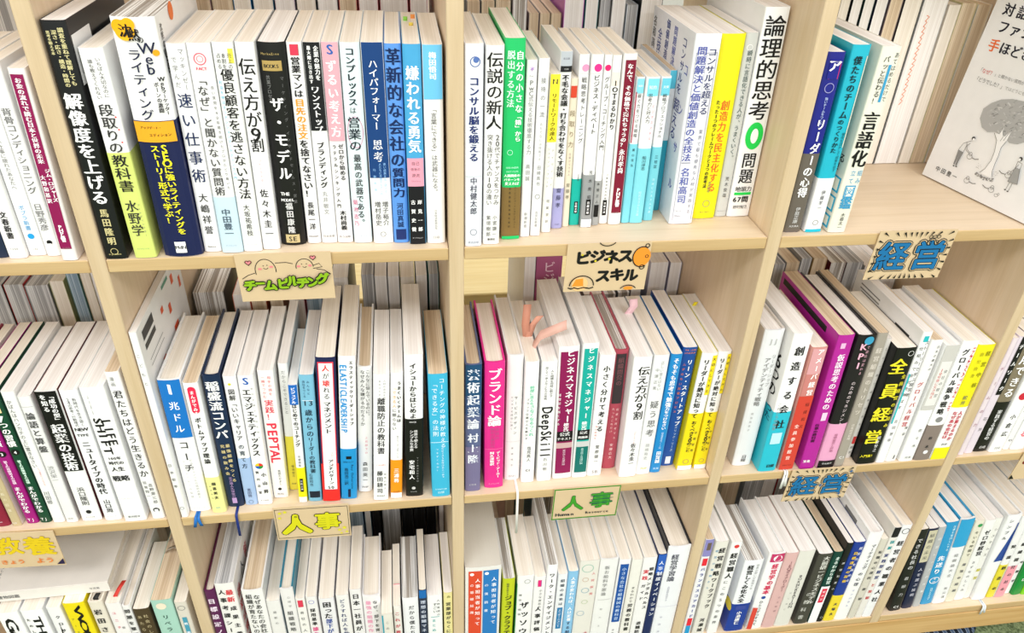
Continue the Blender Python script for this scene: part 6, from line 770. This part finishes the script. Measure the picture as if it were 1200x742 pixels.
ik.poly([(.0765, .092)] + crown, [(0, k + 1, (k + 1) % 17 + 1) for k in range(17)], 'b0b0b0')
rr = random.Random(11)
for k in range(120):
    cc_ = ['a2a2a2', 'bcbcbc', '8f8f8f', 'cacaca', 'b4b4b4'][k // 24]; a_ = rr.uniform(0, 6.28); q = math.sqrt(rr.random()) * .92; x = .0765 + .033 * q * math.cos(a_); y = .0925 + .0185 * q * math.sin(a_); t = rr.uniform(-.8, 1.0); l = rr.uniform(.002, .005)
    S([(x, y), (x + l * .5 * math.cos(t), y + l * .5 * math.sin(t) + .0004), (x + l * math.cos(t), y + l * math.sin(t))], rr.uniform(.0006, .0016), cc_)
ik.poly([(.0665, .0743), (.0724, .0681), (.0758, .0566), (.0767, .0462), (.074, .0354), (.0714, .0290), (.0856, .0290), (.0836, .0359), (.0827, .0442), (.0823, .0537), (.0809, .0627), (.0834, .0709), (.0835, .0834), (.0790, .0745), (.0765, .0755), (.0735, .0830), (.0722, .0750)], [tuple(range(17))], 'f3f3f4')
S([(.066, .0743), (.0724, .0681), (.0758, .0566), (.0767, .0462), (.074, .0354), (.0700, .0300)]); S([(.0834, .0709), (.0809, .0627), (.0823, .0537), (.0827, .0442), (.0836, .0359), (.0866, .0310)]); S([(.0722, .0826), (.0776, .0741), (.0765, .0685)]); S([(.0835, .0834), (.081, .0753), (.0800, .0702)])
for k in range(60):
    x = .0643 + .024 * rr.random(); y = .0262 + .0035 * rr.random() - .002 * math.sin((x - .0643) / .024 * 3.14); S([(x, y), (x + .0015, y + rr.uniform(-.0006, .0008))], .0007, ['666666', '888888', '9a9a9a'][k // 20])
# man
ik.disc(.0454, .0607, .0022, '333333', .0022); ik.disc(.0462, .0597, .0016, 'f3f3f4'); S([(.0445, .0577), (.0361, .0519), (.0336, .0434), (.0345, .0340), (.0365, .0250)]); S([(.0443, .0549), (.0409, .0493), (.0406, .0426), (.0397, .0322), (.0397, .0255)])
ik.poly([(.0336, .0434), (.0406, .0426), (.0397, .0265), (.0378, .0265), (.0375, .0370), (.0367, .0265), (.0350, .0265)], [tuple(range(7))], '8a8a8a')
S([(.0414, .0530), (.0440, .0475), (.0485, .0450)]); S([(.0400, .0540), (.0425, .0465), (.0480, .0440)])
ik.disc(.0365, .0248, .0013, '333333', .0006); ik.disc(.0400, .0252, .0013, '333333', .0006)
def can(x, y, d):
    ik.ring(x, y, .0034, .0004, '555555', .0028); ik.ring(x, y + .003, .0020, .0004, '555555'); S([(x + d * .003, y), (x + d * .008, y - .0004), (x + d * .012, y + .0012)], .0007)
can(.0505, .0412, 1); can(.0602, .0160, 1); can(.0925, .0180, -1); can(.1030, .0392, -1)
for k in range(10): ik.disc(.064 + rr.random() * .006, .039 - rr.random() * .006, .0003, '888888'); ik.disc(.086 + rr.random() * .006, .039 - rr.random() * .005, .0003, '888888')
# woman
ik.disc(.1080, .0598, .0022, '333333'); ik.disc(.1072, .0588, .0015, 'f3f3f4'); ik.poly([(.1075, .0500), (.1125, .0500), (.1175, .0345), (.1060, .0335)], [(0, 1, 2, 3)], 'a0a0a0')
S([(.1065, .0565), (.1070, .0500), (.1060, .0335), (.1175, .0345), (.1125, .0500), (.1120, .0560), (.1065, .0565)]); S([(.1090, .0540), (.1065, .0470), (.1045, .0440)]); S([(.1085, .0335), (.1080, .0250)]); S([(.1120, .0335), (.1115, .0245)]); ik.disc(.1075, .0245, .0013, '333333', .0006); ik.disc(.1110, .0240, .0013, '333333', .0006)
ik.ring(.1010, .0150, .0022, .0004, '777777', .0016); ik.ring(.1030, .0170, .0012, .0004, '777777')
ik.build('cover_print', db)

# ------------------------------------------------------------------ hand-drawn cards on the shelf edges
KRAFT = paper('d9c09a', .75, 'kraft_card')
def card(name, cx, ztop, ww, hh, rot, label, grp='hand-drawn category cards'):
    o = empty(name, (cx, -.0012, ztop), (math.radians(3.0), math.radians(rot), 0), label, 'card', grp)
    V = []; F = []; box(V, F, -ww / 2, ww / 2, -.0009, 0, -hh, 0); link_mesh('card_sheet', V, F, [KRAFT], None, o)
    return o, Ink(lambda a, b_, l: (a, -.0009 - l, b_), 12, 8e-6)
def outl(ik, c, a, b_, size, fill, line='141414', rot=0, lw=.0011, sx=1.0, core=.0004):
    """hand-lettered look: dark outline copies round a coloured core"""
    for k in range(8): ik.glyph(c, a + lw * math.cos(k * .785), b_ + lw * math.sin(k * .785), size, line, 2, rot, sx)
    c2 = core
    for k in range(8): ik.glyph(c, a + c2 * math.cos(k * .785), b_ + c2 * math.sin(k * .785), size, fill, 2, rot, sx)
def arc(cx, cy, r, t0, t1, rb=None, n=14): return [(cx + r * math.cos(math.radians(t0 + (t1 - t0) * i / n)), cy + (rb or r) * math.sin(math.radians(t0 + (t1 - t0) * i / n))) for i in range(n + 1)]
def heart(ik, x, y, s, col='f08a90'):
    pts = [(x + s * .062 * 16 * math.sin(t) ** 3, y + s * .062 * (13 * math.cos(t) - 5 * math.cos(2 * t) - 2 * math.cos(3 * t) - math.cos(4 * t))) for t in [i * 2 * math.pi / 24 for i in range(24)]]
    ik.poly(pts, [tuple(range(24))], col); ik.stroke(pts, s * .28, '222222', True)
# 1 smiling figures
o, ik = card('category_card', -.155, .0025, .0875, .053, 0, 'kraft paper card with two smiling round figures and green katakana')
ik.stroke([(-.040, -.027), (-.034, -.023), (-.028, -.021)] + arc(-.0175, -.0185, .0095, 200, -10, .0125) , .0007, '222222')
ik.stroke([(-.008, -.0105), (.002, -.0103), (.008, -.012)], .0007, '222222'); ik.stroke(arc(.0185, -.016, .008, 190, 0, .009), .0007, '222222'); ik.stroke([(.0265, -.0145), (.032, -.0125), (.0345, -.0165), (.026, -.018)], .0007, '222222'); ik.stroke([(.029, -.0185), (.036, -.020), (.042, -.025)], .0007, '222222')
for x, y in ((-.0225, -.0165), (-.012, -.0145)): ik.disc(x, y, .0018, 'f2868e', .0011)
for x, y in ((.013, -.015), (.0235, -.0145)): ik.disc(x, y, .0017, 'f2868e', .0011)
for x, y in ((-.019, -.013), (-.0155, -.0125), (.016, -.0125), (.0205, -.0125)): ik.disc(x, y, .0005, '222222')
ik.stroke(arc(-.017, -.0145, .0022, 200, 340), .0005, '222222'); ik.stroke(arc(.0185, -.0145, .0018, 200, 340), .0005, '222222')
heart(ik, -.032, -.009, .0028); heart(ik, .027, -.0055, .0026)
for i, c in enumerate('チームビルヂング'):
    x = -.0335 + .0092 * i + (.003 if i > 2 else 0); s = .0125 if c != 'ー' else .009
    outl(ik, c, x, -.034 + .0018 * math.sin(i * 2) + .0006 * i, s, '8cb81e', lw=.0019, core=.0008)
ik.build('card_drawing', o)
# 2 orange doodle
o, ik = card('category_card', .159, .001, .0855, .0565, 0.5, 'kraft paper card with black katakana and orange doodles')
for i, c in enumerate('ビジネス'):
    outl(ik, c, -.026 + .0145 * i, -.016 + .001 * (i % 2), .0165, '141414', lw=.0010)
for i, c in enumerate('スキル'): outl(ik, c, -.003 + .0145 * i, -.038 + .001 * (i % 2), .016, '141414', lw=.0010)
ik.disc(-.027, -.0125, .0012, 'd8c832'); ik.disc(.001, -.018, .0014, 'd8c832'); ik.disc(-.013, -.02, .0012, 'd8c832')
ik.disc(.0345, -.0165, .009, 'ee9430', .011); ik.stroke(arc(.0345, -.0165, .0095, 60, 300, .0118), .0011, '141414'); ik.ring(.0385, -.0035, .002, .0009, '141414'); ik.ring(.036, -.0285, .0025, .0009, '141414'); ik.ring(.0395, -.016, .0016, .0007, '141414')
ik.disc(-.0265, -.047, .0085, 'f1c48a', .0085); ik.poly([(-.0345, -.0495), (-.0225, -.0495), (-.0235, -.040), (-.031, -.041)], [(0, 1, 2, 3)], 'ee9430'); ik.stroke(arc(-.0245, -.049, .0125, 0, 180, .012), .0011, '141414'); ik.stroke([(-.0385, -.051), (-.035, -.0525), (-.032, -.051), (-.028, -.0525), (-.022, -.051), (-.016, -.0525), (-.012, -.051)], .0014, '141414')
ik.stroke(arc(-.003, .0035, .0085, 200, 340, .006), .001, '141414'); ik.stroke(arc(.025, -.056, .0085, 20, 160, .006), .001, '141414'); ik.disc(.025, -.0535, .005, 'ee9430', .0022)
ik.build('card_drawing', o)
# 3 yellow-lettered
o, ik = card('category_card', -.165, -.331, .0865, .058, 1.2, 'kraft paper card with black frame, stars and yellow lettering')
def frame(ik, x0, x1, y0, y1, wd, col): ik.stroke([(x0, y0), (x1, y0), (x1, y1), (x0, y1)], wd, col, True)
frame(ik, -.0415, .0415, -.0545, -.0035, .001, '222222')
outl(ik, '人', -.019, -.0305, .035, 'd6d21e', lw=.0030, core=.0019); outl(ik, '事', .0175, -.0275, .031, 'd6d21e', lw=.0019, core=.0009)
def star(ik, x, y, r, col):
    ik.poly([(x, y)] + [(x + (r if k % 2 == 0 else r * .42) * math.sin(k * math.pi / 5), y + (r if k % 2 == 0 else r * .42) * math.cos(k * math.pi / 5)) for k in range(10)], [(0, k + 1, (k + 1) % 10 + 1) for k in range(10)], col)
for x, y, r in ((-.036, -.009, .003), (-.030, -.0075, .003), (-.037, -.0175, .0028), (.036, -.0415, .0035), (.030, -.045, .003), (.0385, -.049, .0025), (.032, -.051, .0022)): star(ik, x, y, r, 'e2dc2a')
ik.ring(-.0185, -.0165, .0012, .0005, '222222'); ik.build('card_drawing', o)
# 4 green-framed
o, ik = card('category_card', .167, -.3355, .0845, .0575, 0.3, 'kraft paper card with thick green frame and green lettering')
frame(ik, -.0412, .0412, -.0562, -.0012, .0022, '2f8a1c')
outl(ik, '人', -.0165, -.0275, .028, '3f9a2c', '1c3c2a', lw=.0013, core=.0008); outl(ik, '事', .019, -.0245, .030, '3f9a2c', '1c3c4a', lw=.0011, core=.0006)
ik.horiz('Human', -.0255, -.047, .024, '1c2c3a', 1); ik.horiz('Resource', .016, -.0465, .030, '1c2c3a', 1)
for y in (-.017, -.023, -.030): ik.stroke([(.005, y), (.018, y + .0008), (.034, y + .0018)], .0008, '1c3c5a')
ik.build('card_drawing', o)
# 5, 6 blue-lettered
def blue_card(cx, zt, rot, label, seed):
    rnd = random.Random(seed)
    o, ik = card('category_card', cx, zt, .0885, .060, rot, label)
    for c, x, y in (('経', -.0205, -.0305), ('営', .0200, -.0300)):
        for lw, cc in ((.0036, '161616'), (.0026, 'd9c09a'), (.0017, '161616'), (.0008, '1a6fa6')):
            for k in range(12): ik.glyph(c, x + lw * math.cos(k * .5236), y + lw * math.sin(k * .5236), .037, cc, 2)
    for k in range(30):
        t = k / 30 * 2 * math.pi; c_, s_ = math.cos(t), math.sin(t); k1 = min(.0425 / max(abs(c_), 1e-3), .0285 / max(abs(s_), 1e-3)); k0 = k1 - .0058 - rnd.random() * .002
        px_, py_ = -s_ * .0012, c_ * .0012
        ik.poly([(c_ * k0, -.030 + s_ * k0), (c_ * k1 + px_, -.030 + s_ * k1 + py_), (c_ * k1 - px_, -.030 + s_ * k1 - py_)], [(0, 1, 2)], '161616')
    return o, ik
o, ik = blue_card(.4905, .0035, .5, 'upper kraft card with blue outlined lettering and radiating black strokes', 3)
for x in (.015, .0195, .024): ik.ring(x, -.0075, .0019, .0007, '161616')
for x in (.0155, .0235): ik.ring(x, -.0145, .0026, .0007, '161616')
ik.build('card_drawing', o)
o, ik = blue_card(.478, -.3345, .6, 'lower kraft card with blue lettering and small four-pointed stars', 5)
for x, y in ((-.034, -.012), (.038, -.008), (-.032, -.048), (.034, -.050), (.002, -.031)):
    ik.poly([(x, y + .0038), (x + .0009, y + .0009), (x + .0038, y), (x + .0009, y - .0009), (x, y - .0038), (x - .0009, y - .0009), (x - .0038, y), (x - .0009, y + .0009)], [tuple(range(8))], '1a5f9c')
ik.build('card_drawing', o)
# 7 left edge
o, ik = card('category_card', -.497, -.3365, .098, .061, 2.5, 'kraft paper card with golden brush lettering and orange kana')
outl(ik, '教', -.004, -.022, .031, 'e2c41e', '8a6a20', lw=.0010, core=.0008); outl(ik, '養', .029, -.024, .034, 'e2c41e', '8a6a20', lw=.0010, core=.0008)
ik.horiz('きょう', -.005, -.050, .026, 'e8823a', 1); ik.horiz('よう', .029, -.050, .020, 'e8823a', 1)
ik.poly([(.040, -.058), (.0485, -.058), (.0485, -.048)], [(0, 1, 2)], '2a2048'); ik.build('card_drawing', o)
# 8 right edge
o, ik = card('category_card', .806, -.333, .088, .055, .5, 'kraft paper card at the right picture edge, dark red mark')
ik.poly([(-.044, -.054), (-.036, -.054), (-.043, -.045)], [(0, 1, 2)], '141414'); ik.disc(-.034, -.021, .004, '7a2418'); ik.glyph('経', -.010, -.028, .030, '7a2418', 1); ik.glyph('営', .024, -.028, .030, '7a2418', 1)
ik.build('card_drawing', o)
# ------------------------------------------------------------------ cloth bag on the carpet, lower right corner
bg = empty('cloth_bag', (.80, .045, FLOOR), (0, 0, math.radians(8)), 'dark blue and grey striped cloth bag lying on the carpet under the shelf', 'bag')
SX, SY, SZ, nu, nv = .085, .06, .012, 28, 14
V = []; F = []; FM = []
for j in range(nv + 1):
    for i in range(nu):
        t = 2 * math.pi * i / nu; p = math.pi * j / nv
        r_ = math.sin(p) ** .6; cr_ = 1 + .04 * math.sin(5 * t + 2 * j)
        V.append((SX * r_ * math.cos(t) * cr_, SY * r_ * math.sin(t) * cr_, SZ * (1 - math.cos(p) * .98 + .06 * math.sin(4 * t + j) * r_)))
for j in range(nv):
    for i in range(nu):
        a = j * nu + i; b_ = j * nu + (i + 1) % nu; F.append((a, b_, b_ + nu, a + nu))
sm, nt, bb = base_mat('striped_cloth', .9, .1)
tc = nt.nodes.new('ShaderNodeTexCoord'); wv = nt.nodes.new('ShaderNodeTexWave'); wv.inputs['Scale'].default_value = 22; wv.inputs['Distortion'].default_value = 1.2; wv.bands_direction = 'X'
cr = nt.nodes.new('ShaderNodeValToRGB'); cr.color_ramp.interpolation = 'CONSTANT'; cr.color_ramp.elements[0].color = rgb('1c222c'); cr.color_ramp.elements[1].color = rgb('7c8a98'); cr.color_ramp.elements[1].position = .5
e3 = cr.color_ramp.elements.new(.75); e3.color = rgb('44536a')
nt.links.new(tc.outputs['Object'], wv.inputs['Vector']); nt.links.new(wv.outputs['Fac'], cr.inputs[0]); nt.links.new(cr.outputs[0], bb.inputs['Base Color'])
link_mesh('bag_body', V, F, [sm], None, bg, smooth=True)
for s_ in (-1, 1):
    strip('bag_handle', bg, [(.05 * math.cos(t * .35) - .02, s_ * .012 + .03, .018 + .006 * math.sin(t * .35)) for t in range(10)], (0, 1, 0), .012, '2c3646', .9)
